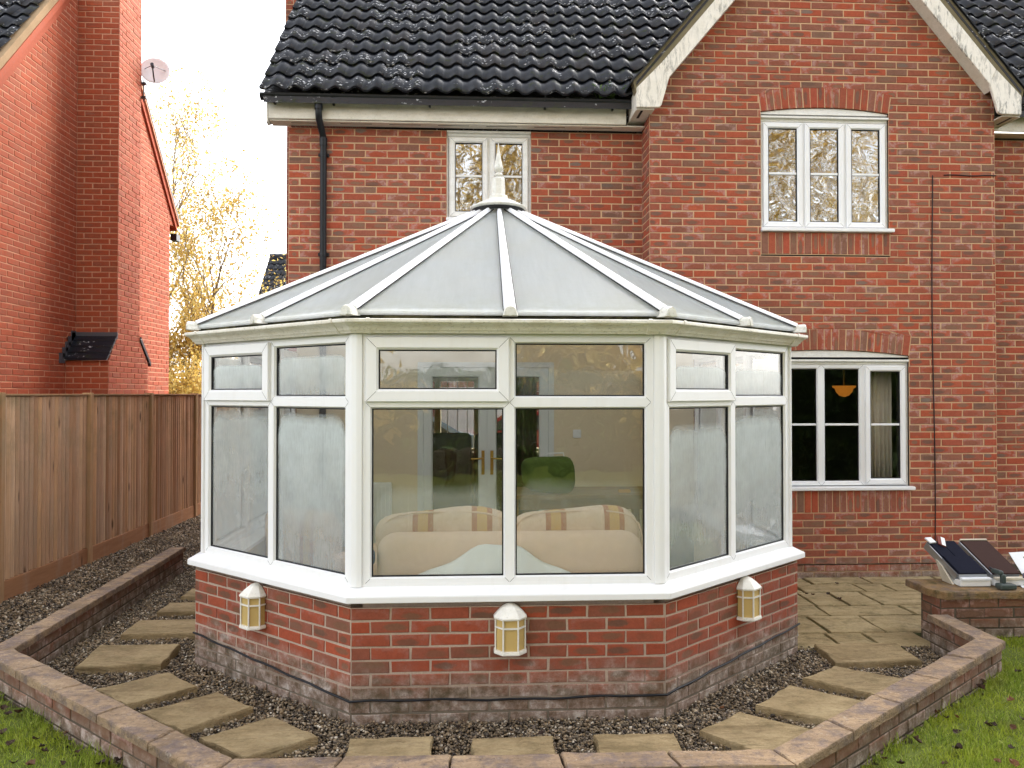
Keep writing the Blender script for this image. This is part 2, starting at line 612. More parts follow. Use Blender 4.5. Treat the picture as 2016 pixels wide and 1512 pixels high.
M_FENCE = m_wood("fence_timber", [(0.0, (0.39, 0.205, 0.105)), (0.25, (0.57, 0.355, 0.220)), (0.5, (0.47, 0.305, 0.205)), (0.75, (0.62, 0.370, 0.200)), (1.0, (0.69, 0.480, 0.325))], green=0.55)
M_POST = m_wood("fence_post_timber", [(0.0, (0.42, 0.250, 0.130)), (1.0, (0.50, 0.305, 0.160))], green=0.45)
M_GRAVELBOARD = m_wood("gravel_board_timber", [(0.0, (0.34, 0.165, 0.080)), (1.0, (0.40, 0.205, 0.105))], (3, 3, 30), green=0.1)
M_OAK = m_wood("desk_oak", [(0.0, (0.20, 0.10, 0.04)), (1.0, (0.26, 0.13, 0.055))], (4, 30, 30), 0.5)


def m_stone(name, c1, c2, c3, lichen=0.0, rough=0.9, moss=0.0, sc=1.0):
    b = NT(name)
    p = b.pos()
    t = b.tone()
    n1 = b.noise(b.scale(p, (1.5 * sc, 4.0 * sc, 3.0)), 1.3, 6, 0.65, 0.8)
    n2 = b.noise(p, 45.0, 4, 0.7)
    c = b.ramp(n1, [(0.30, c1), (0.5, c2), (0.72, c3)])
    c = b.mix(b.frange(t, 0, 1, 0.0, 0.28), c, b.mix(1.0, c, (0.70, 0.66, 0.62), 'MULTIPLY'))
    c = b.mix(b.frange(n2, 0.35, 0.7, 0.0, 0.45), c, b.mix(1.0, c, (0.55, 0.52, 0.48), 'MULTIPLY'))
    nb = b.noise(p, 2.6, 5, 0.7)
    c = b.mix(b.frange(nb, 0.48, 0.68, 0.0, 0.5), c, b.mix(1.0, c, (0.60, 0.58, 0.60), 'MULTIPLY'))
    if lichen:
        n3 = b.noise(p, 10.0, 6, 0.75)
        c = b.mix(b.frange(n3, 0.47, 0.62, 0.0, lichen), c, (0.135, 0.105, 0.105))
        n6 = b.noise(p, 55.0, 5, 0.8)
        c = b.mix(b.frange(n6, 0.56, 0.66, 0.0, lichen * 0.9), c, (0.06, 0.048, 0.042))
        n4 = b.noise(p, 24.0, 5, 0.75)
        c = b.mix(b.frange(n4, 0.60, 0.70, 0.0, lichen * 0.8), c, (0.46, 0.40, 0.32))
    if moss:
        n5 = b.noise(p, 8.0, 6, 0.75)
        c = b.mix(b.frange(n5, 0.50, 0.64, 0.0, moss), c, (0.055, 0.055, 0.018))
    h = b.math('ADD', b.math('MULTIPLY', n2, 0.35), n1)
    n9 = b.noise(b.scale(p, (2.2 * sc, 9.0 * sc, 9.0)), 2.0, 8, 0.7, 1.6)
    c = b.mix(b.frange(n9, 0.56, 0.64, 0.0, 0.55), c, b.mix(1.0, c, (0.50, 0.47, 0.44), 'MULTIPLY'))
    h = b.math('ADD', h, b.math('MULTIPLY', n9, 1.2))
    return b.done(b.bsdf(c, rough, b.bump(h, 0.9, 0.016), 0.2))


M_SLAB = m_stone("sandstone_slab", (0.24, 0.175, 0.090), (0.38, 0.285, 0.155), (0.50, 0.390, 0.225), moss=0.22)
M_PATIO = m_stone("patio_slab", (0.30, 0.225, 0.115), (0.42, 0.325, 0.175), (0.50, 0.40, 0.235), moss=0.4)
M_COPING = m_stone("coping_slab", (0.21, 0.150, 0.100), (0.34, 0.240, 0.155), (0.46, 0.330, 0.205), lichen=0.75)
M_COPING_MOSS = m_stone("mossy_coping", (0.20, 0.130, 0.065), (0.29, 0.180, 0.085), (0.33, 0.230, 0.120), lichen=0.6, moss=0.75)


def m_gravel():
    b = NT("gravel_stones")
    t = b.tone()
    c = b.ramp(t, [(0.0, (0.060, 0.050, 0.044)), (0.18, (0.105, 0.082, 0.060)), (0.36, (0.225, 0.170, 0.106)), (0.54, (0.320, 0.228, 0.130)),
                   (0.68, (0.150, 0.122, 0.098)), (0.82, (0.38, 0.285, 0.180)), (0.94, (0.50, 0.42, 0.31)), (1.0, (0.70, 0.63, 0.52))])
    p = b.pos()
    n = b.noise(p, 1.6, 4, 0.6)
    c = b.mix(b.frange(n, 0.45, 0.62, 0.0, 0.65), c, b.mix(1.0, c, (0.50, 0.47, 0.45), 'MULTIPLY'))
    n2 = b.noise(p, 60, 2)
    c = b.mix(b.frange(n2, 0.4, 0.7, 0, 0.4), c, b.mix(1.0, c, (0.5, 0.5, 0.5), 'MULTIPLY'))
    return b.done(b.bsdf(c, 0.72, None, 0.3))


M_GRAVEL = m_gravel()
M_SOIL = m_plain("dark_soil", (0.030, 0.024, 0.018), 0.95, 0.1, 0.5, 50)


def m_grass(name, stops, trans=0.25):
    b = NT(name)
    t = b.tone()
    p = b.pos()
    c = b.ramp(t, stops)
    n = b.noise(p, 3.0, 4, 0.6)
    c = b.mix(b.frange(n, 0.40, 0.66, 0.0, 0.65), c, (0.345, 0.385, 0.026))
    n2 = b.noise(b.n("VectorMath", {0: p, 1: (9, 4, 1)}, operation='ADD').outputs[0], 4.0, 4, 0.6)
    c = b.mix(b.frange(n2, 0.56, 0.72, 0.0, 0.6), c, (0.150, 0.115, 0.055))
    d = b.bsdf(c, 0.75, None, 0.15)
    tr = b.n("BsdfTranslucent", {"Color": c}).outputs[0]
    q = b.n("MixShader", {0: trans, 1: d, 2: tr})
    return b.done(q.outputs[0])


M_GRASS = m_grass("lawn_grass", [(0.0, (0.125, 0.180, 0.024)), (0.4, (0.195, 0.275, 0.034)), (0.7, (0.265, 0.345, 0.048)), (1.0, (0.42, 0.44, 0.13))])
M_TURF = m_plain("mossy_turf", (0.100, 0.125, 0.024), 0.95, 0.1, 0.8, 40, 0.5)


def m_leaf(name, stops, trans=0.45, rough=0.6):
    b = NT(name)
    t = b.tone()
    c = b.ramp(t, stops)
    d = b.bsdf(c, rough, None, 0.25)
    tr = b.n("BsdfTranslucent", {"Color": c}).outputs[0]
    return b.done(b.n("MixShader", {0: trans, 1: d, 2: tr}).outputs[0])


M_GOLD = m_leaf("golden_leaf", [(0.0, (0.46, 0.30, 0.07)), (0.4, (0.60, 0.43, 0.11)), (0.75, (0.70, 0.56, 0.19)), (1.0, (0.46, 0.25, 0.07))])
M_GREEN_LEAF = m_leaf("green_leaf", [(0.0, (0.03, 0.055, 0.012)), (0.5, (0.055, 0.10, 0.016)), (1.0, (0.09, 0.14, 0.03))], 0.3)
M_DEAD = m_leaf("dead_leaf", [(0.0, (0.030, 0.016, 0.010)), (0.6, (0.06, 0.028, 0.015)), (1.0, (0.16, 0.07, 0.03))], 0.1)
M_WEED = m_leaf("weed_leaf", [(0.0, (0.07, 0.13, 0.03)), (1.0, (0.13, 0.20, 0.06))], 0.3)
M_BARK = m_plain("bark", (0.24, 0.19, 0.13), 0.9, 0.1, 0.6, 40, 0.5)


def m_glass(name, wavy=0.0, wscale=3.0, tint=(0.95, 0.955, 0.945), ior=1.5, boost=1.0):
    b = NT(name)
    p = b.pos()
    g = b.n("BsdfGlossy", {"Color": (1, 1, 1), "Roughness": 0.0})
    fr = b.schlick()
    if wavy:
        n = b.noise(p, wscale, 2, 0.5, 0.6)
        nm = b.bump(n, 1.0, wavy)
        b.set(g, "Normal", nm)
    t = b.n("BsdfTransparent", {"Color": tint})
    k = b.math('MINIMUM', b.math('MULTIPLY', fr, boost), 1.0)
    return b.done(b.n("MixShader", {0: k, 1: t.outputs[0], 2: g.outputs[0]}).outputs[0])


M_GLASS = m_glass("window_glass", 0.004, 2.5, boost=1.4)
M_GLASS_WAVY = m_glass("rippled_window_glass", 0.013, 6.0, (0.70, 0.73, 0.72), boost=8.0)


def m_mist():
    """Double glazing with condensation; per-pane settings ride in the object's colour:
    r = height of the mist's top edge (0..1), g = strength, b = how fast it thins downwards, a = seed."""
    b = NT("misted_window_glass")
    p = b.pos()
    uv = b.n("UVMap", uv_map="pane").outputs[0]
    oi = b.n("ObjectInfo")
    col = b.n("SeparateColor", {0: oi.outputs["Color"]})
    sx = b.n("SeparateXYZ", {0: uv})
    x, y = sx.outputs[0], sx.outputs[1]
    wob = b.math('MULTIPLY', b.math('SUBTRACT', b.noise(p, 7.0, 3), 0.5), 0.05)
    xe = b.math('ADD', b.math('ABSOLUTE', b.math('SUBTRACT', x, 0.5)), wob)
    yy = b.math('ADD', y, wob)
    # rounded upper corners
    cx = b.math('MAXIMUM', b.math('SUBTRACT', xe, 0.36), 0.0)
    top = b.math('SUBTRACT', col.outputs[0], b.math('MULTIPLY', b.math('POWER', cx, 2.0), 6.0))
    edge = b.math('MULTIPLY', b.frange(b.math('SUBTRACT', top, yy), -0.03, 0.05), b.frange(xe, 0.43, 0.50, 1.0, 0.25))
    fade = b.frange(b.math('SUBTRACT', top, yy), 0.0, col.outputs[2], 1.0, 0.35)
    st = b.noise(b.scale(p, (110, 110, 14)), 1.0, 5, 0.75, 0.3)
    cl = b.noise(p, 3.5, 4, 0.6)
    k = b.math('MULTIPLY', edge, fade)
    k = b.math('MULTIPLY', k, b.frange(st, 0.25, 0.75, 1.08, 0.72))
    k = b.math('MULTIPLY', k, b.frange(cl, 0.3, 0.7, 1.1, 0.65))
    # drips
    dr = b.noise(b.scale(p, (60, 60, 1.1)), 1.0, 2, 0.4)
    k = b.math('MULTIPLY', k, b.frange(dr, 0.70, 0.76, 1.0, 0.6))
    k = b.math('MINIMUM', b.math('MULTIPLY', k, col.outputs[1]), 0.92)
    g = b.n("BsdfGlossy", {"Color": (1, 1, 1), "Roughness": 0.0})
    b.set(g, "Normal", b.bump(b.noise(p, 2.5, 2), 1.0, 0.004))
    fr = b.schlick()
    t = b.n("BsdfTransparent", {"Color": (0.955, 0.955, 0.945)})
    di = b.n("BsdfDiffuse", {"Color": (0.74, 0.80, 0.80)})
    tl = b.n("BsdfTranslucent", {"Color": (0.74, 0.78, 0.76)})
    fog = b.n("MixShader", {0: 0.42, 1: di.outputs[0], 2: tl.outputs[0]})
    inner = b.n("MixShader", {0: k, 1: t.outputs[0], 2: fog.outputs[0]})
    kk = b.math('MINIMUM', b.math('MULTIPLY', fr, 1.5), 1.0)
    return b.done(b.n("MixShader", {0: kk, 1: inner.outputs[0], 2: g.outputs[0]}).outputs[0])


M_MIST = m_mist()


def m_opal():
    b = NT("opal_polycarbonate")
    p = b.pos()
    n = b.noise(b.scale(p, (30, 3.0, 3.0)), 1.0, 6, 0.75)
    n2 = b.noise(p, 2.2, 5, 0.65)
    n3 = b.noise(p, 12.0, 6, 0.75)
    c = b.mix(b.frange(n, 0.35, 0.7), (0.43, 0.47, 0.49), (0.64, 0.68, 0.70))
    c = b.mix(b.frange(n2, 0.45, 0.72, 0.0, 0.55), c, (0.50, 0.50, 0.45))
    c = b.mix(b.frange(n3, 0.53, 0.70, 0.0, 0.55), c, (0.36, 0.38, 0.31))
    z = b.n("SeparateXYZ", {0: p}).outputs[2]
    n7 = b.noise(p, 16.0, 6, 0.75)
    c = b.mix(b.math('MULTIPLY', b.frange(z, 2.32, 2.48, 0.75, 0.0), b.frange(n7, 0.42, 0.62)), c, (0.27, 0.28, 0.17))
    d = b.bsdf(c, 0.42, None, 0.35)
    t = b.n("BsdfTranslucent", {"Color": (0.90, 0.91, 0.90)})
    return b.done(b.n("MixShader", {0: 0.72, 1: d, 2: t.outputs[0]}).outputs[0])


M_OPAL = m_opal()
M_PLASTER = m_plain("cream_plaster", (0.72, 0.61, 0.43), 0.9, 0.15, 0.1, 60, 0.06)
M_PLASTER_DIM = m_plain("dimmed_lounge_plaster", (0.36, 0.30, 0.20), 0.9, 0.15, var=0.1)  # darker copy of the cream plaster, lounge dimness put into the colour
M_FLOOR = m_plain("floor_tiles", (0.42, 0.38, 0.31), 0.5, 0.4)
M_CARPET = m_plain("dark_carpet", (0.10, 0.08, 0.06), 0.95, 0.1)
M_DOOR = m_upvc("door_upvc", (0.66, 0.68, 0.65))
M_LINEN = m_plain("beige_linen", (0.74, 0.55, 0.42), 0.9, 0.15, 0.25, 120, 0.1)
M_SHEET = m_plain("white_sheet", (0.80, 0.83, 0.80), 0.85, 0.15, 0.1, 30, 0.08)
M_BROWN = m_plain("dark_brown_leather", (0.035, 0.026, 0.020), 0.6, 0.4)
M_GREEN_BAG = m_plain("green_fabric", (0.075, 0.115, 0.020), 0.85, 0.2, 0.3, 60, 0.3)
M_BLUE = m_plain("blue_cloth", (0.06, 0.12, 0.28), 0.8, 0.2)
M_CREAM_WOOD = m_plain("cream_painted_wood", (0.72, 0.64, 0.42), 0.5)
M_DARK_ROOM = m_plain("dim_room", (0.055, 0.050, 0.045), 0.9, 0.1)  # near-black walls: the unlit rooms behind the windows, shade put into the colour
M_CURTAIN = m_plain("beige_curtain", (0.74, 0.66, 0.56), 0.9, 0.1, 0.2, 80, 0.1)
M_CURTAIN_DARK = m_plain("brown_curtain", (0.075, 0.045, 0.028), 0.9, 0.1)
M_WHITE = m_plain("white_paint", (0.78, 0.78, 0.76), 0.5)
M_PAPER = m_plain("white_paper", (0.80, 0.81, 0.83), 0.7, 0.2, var=0.03)
M_NAVY = m_plain("navy_tile", (0.010, 0.011, 0.022), 0.85, 0.12, 0.4, 150)
M_BROWN_TILE = m_plain("brown_tile", (0.055, 0.030, 0.026), 0.85, 0.12, 0.6, 150)
M_FOAM = m_plain("cream_foam", (0.62, 0.56, 0.45), 0.8, 0.2)
M_GREY_FOIL = m_plain("grey_profile", (0.30, 0.31, 0.33), 0.4, 0.5)
M_PURPLE = m_plain("dark_binder", (0.014, 0.012, 0.045), 0.5)
M_TOOL = m_plain("grey_green_plastic", (0.050, 0.065, 0.060), 0.5)
M_CARD_RED = m_plain("red_brown_print", (0.20, 0.045, 0.030), 0.7)
M_ASPHALT = m_plain("asphalt", (0.05, 0.05, 0.05), 0.9, 0.2, 0.4, 60)
M_CAR_RED = m_plain("red_car_paint", (0.26, 0.012, 0.018), 0.25, 0.5, coat=1.0, var=0.0)
M_CAR_BLUE = m_plain("pale_blue_car_paint", (0.16, 0.25, 0.36), 0.25, 0.5, coat=1.0, var=0.0)
M_CAR_GLASS = m_plain("car_glass", (0.02, 0.025, 0.03), 0.08, 0.6, var=0.0)


def m_stripe():
    """Upholstery with broad terracotta and gold stripes, along object X."""
    b = NT("striped_upholstery")
    x = b.n("SeparateXYZ", {0: b.obj()}).outputs[0]
    f = b.math('FRACT', b.math('MULTIPLY', b.math('ADD', x, 10.0), 2.6))
    c = b.ramp(f, [(0.0, (0.74, 0.58, 0.46)), (0.44, (0.74, 0.58, 0.46)), (0.45, (0.42, 0.16, 0.09)), (0.53, (0.44, 0.18, 0.10)), (0.54, (0.62, 0.38, 0.14)),
                   (0.70, (0.64, 0.40, 0.15)), (0.71, (0.42, 0.16, 0.09)), (0.79, (0.44, 0.18, 0.10)), (0.80, (0.74, 0.58, 0.46))])
    n = b.noise(b.obj(), 30.0, 4, 0.7)
    c = b.mix(b.frange(n, 0.4, 0.65, 0, 0.35), c, (0.52, 0.38, 0.26))
    return b.done(b.bsdf(c, 0.9, b.bump(n, 0.2, 0.004), 0.1))


M_STRIPE = m_stripe()


def m_emit(name, col, strength):
    b = NT(name)
    d = b.bsdf(col, 0.4)
    e = b.n("Emission", {"Color": col, "Strength": strength})
    return b.done(b.n("AddShader", {0: d, 1: e.outputs[0]}).outputs[0])


def m_brick_texture(name):
    """Far or unseen brick faces: coursed colour only."""
    b = NT(name)
    p = b.pos()
    s = b.n("SeparateXYZ", {0: p})
    q = b.n("CombineXYZ", {0: b.math('ADD', s.outputs[0], s.outputs[1]), 1: s.outputs[2], 2: 0.0}).outputs[0]
    t = b.n("TexBrick", {"Vector": q, "Color1": (0.30, 0.07, 0.042), "Color2": (0.20, 0.065, 0.045), "Mortar": (0.38, 0.25, 0.16),
                         "Scale": 1.0, "Mortar Size": 0.005, "Brick Width": 0.225, "Row Height": 0.075}, offset=0.5)
    return b.done(b.bsdf(t.outputs[0], 0.9, None, 0.2))


M_BRICK_FLAT = m_brick_texture("coursed_brickwork")
# ------------------------------------------------------------------ brickwork
BL, BH, BP, CP = 0.215, 0.065, 0.225, 0.075        # brick length, height, pitch, course pitch


class Brickwork:
    """Collects the bricks of one thing; the largest in view become single parts, the rest one joined part."""

    def __init__(s, mat, seed=1):
        s.mat, s.items, s.r = mat, [], random.Random(seed)
        s.shared = {}

    def add(s, fr, quad, depth=0.03):
        """quad: 4 (x, z) corners in wall coordinates, counter-clockwise from lower left."""
        s.items.append((fr, quad, depth, s.r.uniform(-0.0018, 0.0022), 0.01 + 0.99 * s.r.random()))

    def wall(s, fr, z0, rows, spans, mortar, x_org=0.0, out_m=-0.0045, lay=None, first_odd=0):
        """spans(z) -> [(a, b), ...]; lays a stretcher bond and the mortar bed behind it."""
        for k in range(rows):
            zb, zt = z0 + k * CP, z0 + (k + 1) * CP
            mid = spans((zb + zt) / 2)
            lo, hi = spans(zb + 1e-4), spans(zt - 1e-4)
            if len(lo) != len(mid):
                lo = mid
            if len(hi) != len(mid):
                hi = mid
            for (am, bm_), (al, bl), (ah, bh) in zip(mid, lo, hi):
                if bm_ - am < 0.005:
                    continue
                mortar.add([fr.p(al, out_m, zb), fr.p(bl, out_m, zb), fr.p(bh, out_m, zt), fr.p(ah, out_m, zt)], [(0, 1, 2, 3)])
                if lay is not None and not lay(zb):
                    continue
                off = x_org + (0.5 * BP if (k + first_odd) % 2 else 0.0)
                i0 = math.floor((min(al, ah) - off) / BP) - 1
                i1 = math.ceil((max(bl, bh) - off) / BP) + 1
                z1, z2 = zb + 0.0061, zt - 0.0061
                g = 0.005
                for i in range(i0, i1):
                    xa, xb = off + i * BP + 0.0061, off + (i + 1) * BP - 0.0061
                    jit = s.r.uniform(-0.003, 0.003)
                    xa, xb = xa + jit, xb + jit
                    q = [max(xa, al + g), min(xb, bl - g), min(xb, bh - g), max(xa, ah + g)]
                    if (q[1] - q[0] < 0.012) and (q[2] - q[3] < 0.012):
                        continue
                    if q[1] < q[0]:
                        q[0] = q[1] = (q[0] + q[1]) / 2
                    if q[2] < q[3]:
                        q[2] = q[3] = (q[2] + q[3]) / 2
                    s.add(fr, [(q[0], z1), (q[1], z1), (q[2], z2), (q[3], z2)])

    def soldiers(s, fr, x0, x1, z0, z1):
        n = max(1, round((x1 - x0) / CP))
        w = (x1 - x0) / n
        for i in range(n):
            a, b = x0 + i * w + 0.005, x0 + (i + 1) * w - 0.005
            s.add(fr, [(a, z0), (b, z0), (b, z1), (a, z1)])

    def arch(s, fr, xc, half, z_spring, rise, height=0.215):
        rad = (half * half + rise * rise) / (2 * rise)
        zc = z_spring + rise - rad
        a = math.asin(half / rad)
        n = max(3, round(2 * a * (rad + height / 2) / CP))
        for i in range(n):
            t0, t1 = -a + 2 * a * i / n, -a + 2 * a * (i + 1) / n
            e0, e1 = 0.005 / rad, 0.005 / (rad + height)
            P = lambda t, r_: (xc + r_ * math.sin(t), zc + r_ * math.cos(t))
            s.add(fr, [P(t0 + e0, rad + 0.003), P(t1 - e0, rad + 0.003), P(t1 - e1, rad + height), P(t0 + e1, rad + height)])
        return lambda x, r_=0.0: zc + math.sqrt(max(0.0, (rad + r_) ** 2 - (x - xc) ** 2))

    @staticmethod
    def geometry(pt, quad, depth, jit, seed=0):
        """Vertices and faces of one brick: chamfered front, four sides."""
        cx, cz = sum(q[0] for q in quad) / 4, sum(q[1] for q in quad) / 4
        vs = []
        r_ = random.Random(seed)
        quad = [(x + r_.uniform(-.0022, .0022), z + r_.uniform(-.0022, .0022)) for x, z in quad]
        for out, ins in ((-depth, 0.0), (jit - 0.0035, 0.0), (jit, 0.0035)):
            for x, z in quad:
                dx, dz = x - cx, z - cz
                x2 = x - math.copysign(min(ins, abs(dx) * 0.5), dx)
                z2 = z - math.copysign(min(ins, abs(dz) * 0.5), dz)
                vs.append(pt(x2, out, z2))
        fs = []
        for a in (0, 4):
            for j in range(4):
                fs.append((a + j, a + (j + 1) % 4, a + 4 + (j + 1) % 4, a + 4 + j))
        fs.append((8, 9, 10, 11))
        return vs, fs

    @staticmethod
    def mark(b):
        n = len(b.v)
        for k in range(3):
            for j, c in enumerate(((0, 0, 1), (1, 0, 1), (1, 1, 1), (0, 1, 1))):
                b.face_xy[n + 4 * k + j] = c

    def finish(s, parent, single=300, hidden=None, name="brick"):
        ranked = []
        for it in s.items:
            fr, q, depth, jit, tone = it
            w = [fr.p(x, 0, z) for x, z in q]
            px = [project(v) for v in w]
            c = (sum(k[0] for k in px) / 4, sum(k[1] for k in px) / 4)
            vis = -15 < c[0] < 2030 and -12 < c[1] < 1525 and (fr.n.dot(-(w[0] - Vector((0, 0, CAM_Z)))) > 0)
            if vis and hidden and hidden(c):
                vis = False
            area = 0.0
            for i in range(4):
                a, b = px[i], px[(i + 1) % 4]
                area += a[0] * b[1] - a[1] * b[0]
            ranked.append((abs(area) / 2 if vis else -1.0, it))
        order = sorted(range(len(ranked)), key=lambda i: -ranked[i][0])
        solo = set(i for i in order[:single] if ranked[i][0] > 0)
        rest = MB()
        for i, (a, (fr, q, depth, jit, tone)) in enumerate(ranked):
            if i not in solo:
                vs, fs = s.geometry(fr.p, q, depth, jit, i)
                s.mark(rest)
                rest.add(vs, fs, tone)
                continue
            x0, z0 = q[0]
            key = tuple(round(k, 3) for x, z in q for k in (x - x0, z - z0))
            key = key + (i % 5,)
            rel = [(x - x0, z - z0) for x, z in q]
            if key not in s.shared:
                vs, fs = s.geometry(lambda x, o, z: (x, -o, z), rel, depth, 0.0, i)
                b = MB()
                s.mark(b)
                b.add(vs, fs)
                s.shared[key] = b.mesh(name, s.mat)
            place(name, s.shared[key], parent, fr.matrix(x0, jit, z0))
        if rest.f:
            o = rest.build(name + "work", s.mat, parent, recalc=False)
            o["kind"] = "stuff"


# ------------------------------------------------------------------ glazing
FIX = [(0.0, -0.05), (0.0, 0.0), (0.044, 0.0), (0.058, -0.016), (0.060, -0.030)]
SEAL = [(0.0575, -0.0155), (0.066, -0.0165), (0.066, -0.030)]


def pane_mesh(parent, fr, x0, x1, z0, z1, out, mat, thick=0.006, mist=None):
    b = MB()
    b.box(fr, x0, x1, out - thick, out, z0, z1)
    o = b.build("pane", mat, parent)
    uv = o.data.uv_layers.new(name="pane")
    for lp in o.data.loops:
        v = o.data.vertices[lp.vertex_index].co
        x = (v - fr.o).dot(fr.ex)
        uv.data[lp.index].uv = ((x - x0) / (x1 - x0), (v.z - fr.o.z - z0) / (z1 - z0))
    if mist:
        o.color = mist
    return o


def mitre(b, fr, x0, x1, z0, z1, i0, i1, out, w=0.0007):
    """Hairline weld joints at the four corners of a frame."""
    for cx_, cz_, sx, sz in ((x0, z0, 1, 1), (x1, z0, -1, 1), (x1, z1, -1, -1), (x0, z1, 1, -1)):
        P = lambda i, e: fr.p(cx_ + sx * (i + e), out, cz_ + sz * (i - e))
        b.add([P(i0, -w), P(i0, w), P(i1, w), P(i1, -w)], [(0, 1, 2, 3)])


def cell(parent, fr, x0, x1, z0, z1, opener=False, glass=None, mat=None, bars=(), mist=None, w=0.060, frame_mb=None, sash_w=0.062, hinge=0.016):
    """One light of a window: mitred frame, optional proud opening sash, black seal and pane."""
    sc = w / 0.060
    prof = [(i * sc, o) for i, o in FIX]
    seal = [(i * sc if k == 0 else w + 0.006, o) for k, (i, o) in enumerate(SEAL)]
    frame_mb.ring(fr, x0, x1, z0, z1, prof)
    if opener:
        a = hinge
        s = MB()
        sp = [(0.0, 0.001), (0.0, 0.020), (0.004, 0.024), (sash_w - 0.014, 0.024), (sash_w, 0.010), (sash_w + 0.002, -0.012)]
        s.ring(fr, x0 + a, x1 - a, z0 + a, z1 - a, sp)
        so = s.build("sash", mat, parent)
        gi, go = a + sash_w, 0.004
        g = MB()
        g.ring(fr, x0 + gi - 0.003, x1 - gi + 0.003, z0 + gi - 0.003, z1 - gi + 0.003, [(0.0, 0.0115), (0.009, 0.0105), (0.009, -0.01)])
        mitre(g, fr, x0 + a, x1 - a, z0 + a, z1 - a, 0.005, sash_w - 0.014, 0.0246)
        g.build("seal", M_RUBBER, parent)
        x0, x1, z0, z1, out = x0 + gi, x1 - gi, z0 + gi, z1 - gi, go - 0.004
    else:
        g = MB()
        g.ring(fr, x0, x1, z0, z1, seal)
        mitre(g, fr, x0, x1, z0, z1, 0.002, prof[2][0], 0.0006)
        g.build("seal", M_RUBBER, parent)
        x0, x1, z0, z1, out = x0 + w - 0.002, x1 - w + 0.002, z0 + w - 0.002, z1 - w + 0.002, -0.022
    pane_mesh(parent, fr, x0, x1, z0, z1, out, glass, mist=mist)
    for zb in bars:
        b = MB()
        b.box(fr, x0 + 0.003, x1 - 0.003, out + 0.001, out + 0.010, zb - 0.011, zb + 0.011)
        b.build("glazing_bar", mat, parent, bevel=0.002)


def window(parent, fr, cells, mat=M_UPVC, glass=M_GLASS, w=0.045, name="window"):
    """cells: (x0, x1, z0, z1, opener, bars). The frame is the part, everything else hangs on it."""
    fm = MB()
    holder = place(name, bpy.data.meshes.new(name), parent)
    for (x0, x1, z0, z1, op, bars) in cells:
        cell(holder, fr, x0, x1, z0, z1, op, glass, mat, bars, None, w, fm, sash_w=0.055, hinge=0.014)
    me = fm.mesh(name, mat)
    fm.recalc(me)
    old = holder.data
    holder.data = me
    bpy.data.meshes.remove(old)
    return holder


# ------------------------------------------------------------------ the house
YG, YM = 7.69, 8.04                                 # gable wall and main wall planes
HX0, GX0, GX1, HX1 = -1.895, 1.80, 5.43, 9.0
house = thing("brick_house", "two-storey red brick house with steep black tiled roof behind the white conservatory", "house", (GX0, YG, 0))
bw = Brickwork(M_BRICK, 3)
mort = MB()
GF = Frame((0, YG, 0), (1, 0, 0), (0, -1, 0))
MF = Frame((0, YM, 0), (1, 0, 0), (0, -1, 0))
RF = Frame((GX0, YM, 0), (0, -1, 0), (-1, 0, 0))
ZB = -0.105                                        # first course

W1 = dict(x0=2.955, x1=4.295, z0=3.515, z1=4.712, spring=4.752, rise=0.050)
W2 = dict(x0=2.720, x1=4.495, z0=0.872, z1=2.215, spring=2.250, rise=0.058)
W3 = dict(x0=-0.262, x1=0.620, z0=3.66, z1=4.62)
DOOR = dict(x0=-0.56, x1=0.86, z1=2.19)


def gable_top(x):
    return 5.075 + 1.19 * (1.83 - abs(x - 3.62))


def cut(spans, a, b):
    out = []
    for s, e in spans:
        if b <= s or a >= e:
            out.append((s, e))
            continue
        if a > s:
            out.append((s, a))
        if b < e:
            out.append((b, e))
    return out


def gable_spans(z):
    if z < 5.0:
        sp = [(GX0, GX1)]
    else:
        h = 1.83 - (z - 5.075) / 1.19
        sp = [(3.62 - min(1.815, h), 3.62 + min(1.815, h))]
    for q in (W1, W2):
        xc, half = (q["x0"] + q["x1"]) / 2, (q["x1"] - q["x0"]) / 2
        rad = (half ** 2 + q["rise"] ** 2) / (2 * q["rise"])
        zc = q["spring"] + q["rise"] - rad
        top = zc + rad + 0.222
        if q["z0"] - 0.225 <= z < q["z0"]:
            sp = cut(sp, q["x0"] - 0.004, q["x1"] + 0.012)
        elif q["z0"] <= z < q["spring"]:
            sp = cut(sp, q["x0"], q["x1"])
        elif q["spring"] <= z < top:
            e = math.sqrt(max(0.0, (rad + 0.222) ** 2 - (z - zc) ** 2))
            s = half + (z - q["spring"]) * math.tan(math.asin(half / rad)) + 0.002
            sp = cut(sp, xc - min(e, s), xc + min(e, s))
    return sp


bw.wall(GF, ZB, 94, gable_spans, mort, x_org=GX0)
for q in (W1, W2):
    xc, half = (q["x0"] + q["x1"]) / 2, (q["x1"] - q["x0"]) / 2
    f = bw.arch(GF, xc, half, q["spring"], q["rise"])
    bw.soldiers(GF, q["x0"] - 0.002, q["x1"] + 0.010, q["z0"] - 0.222, q["z0"] - 0.004)
    mort.add([GF.p(q["x0"] - 0.01, -0.0050, q["z0"] - 0.23), GF.p(q["x1"] + 0.02, -0.0050, q["z0"] - 0.23), GF.p(q["x1"] + 0.02, -0.0050, q["z0"]), GF.p(q["x0"] - 0.01, -0.0050, q["z0"])], [(0, 1, 2, 3)])
    n = 24
    for i in range(n):
        xa, xb = xc - half - 0.06 + (2 * half + 0.12) * i / n, xc - half - 0.06 + (2 * half + 0.12) * (i + 1) / n
        lo = lambda x: f(x) if abs(x - xc) < half else q["spring"]
        mort.add([GF.p(xa, -0.0050, lo(xa) + 0.002), GF.p(xb, -0.0050, lo(xb) + 0.002), GF.p(xb, -0.0050, f(xb, 0.225)), GF.p(xa, -0.0050, f(xa, 0.225))], [(0, 1, 2, 3)])


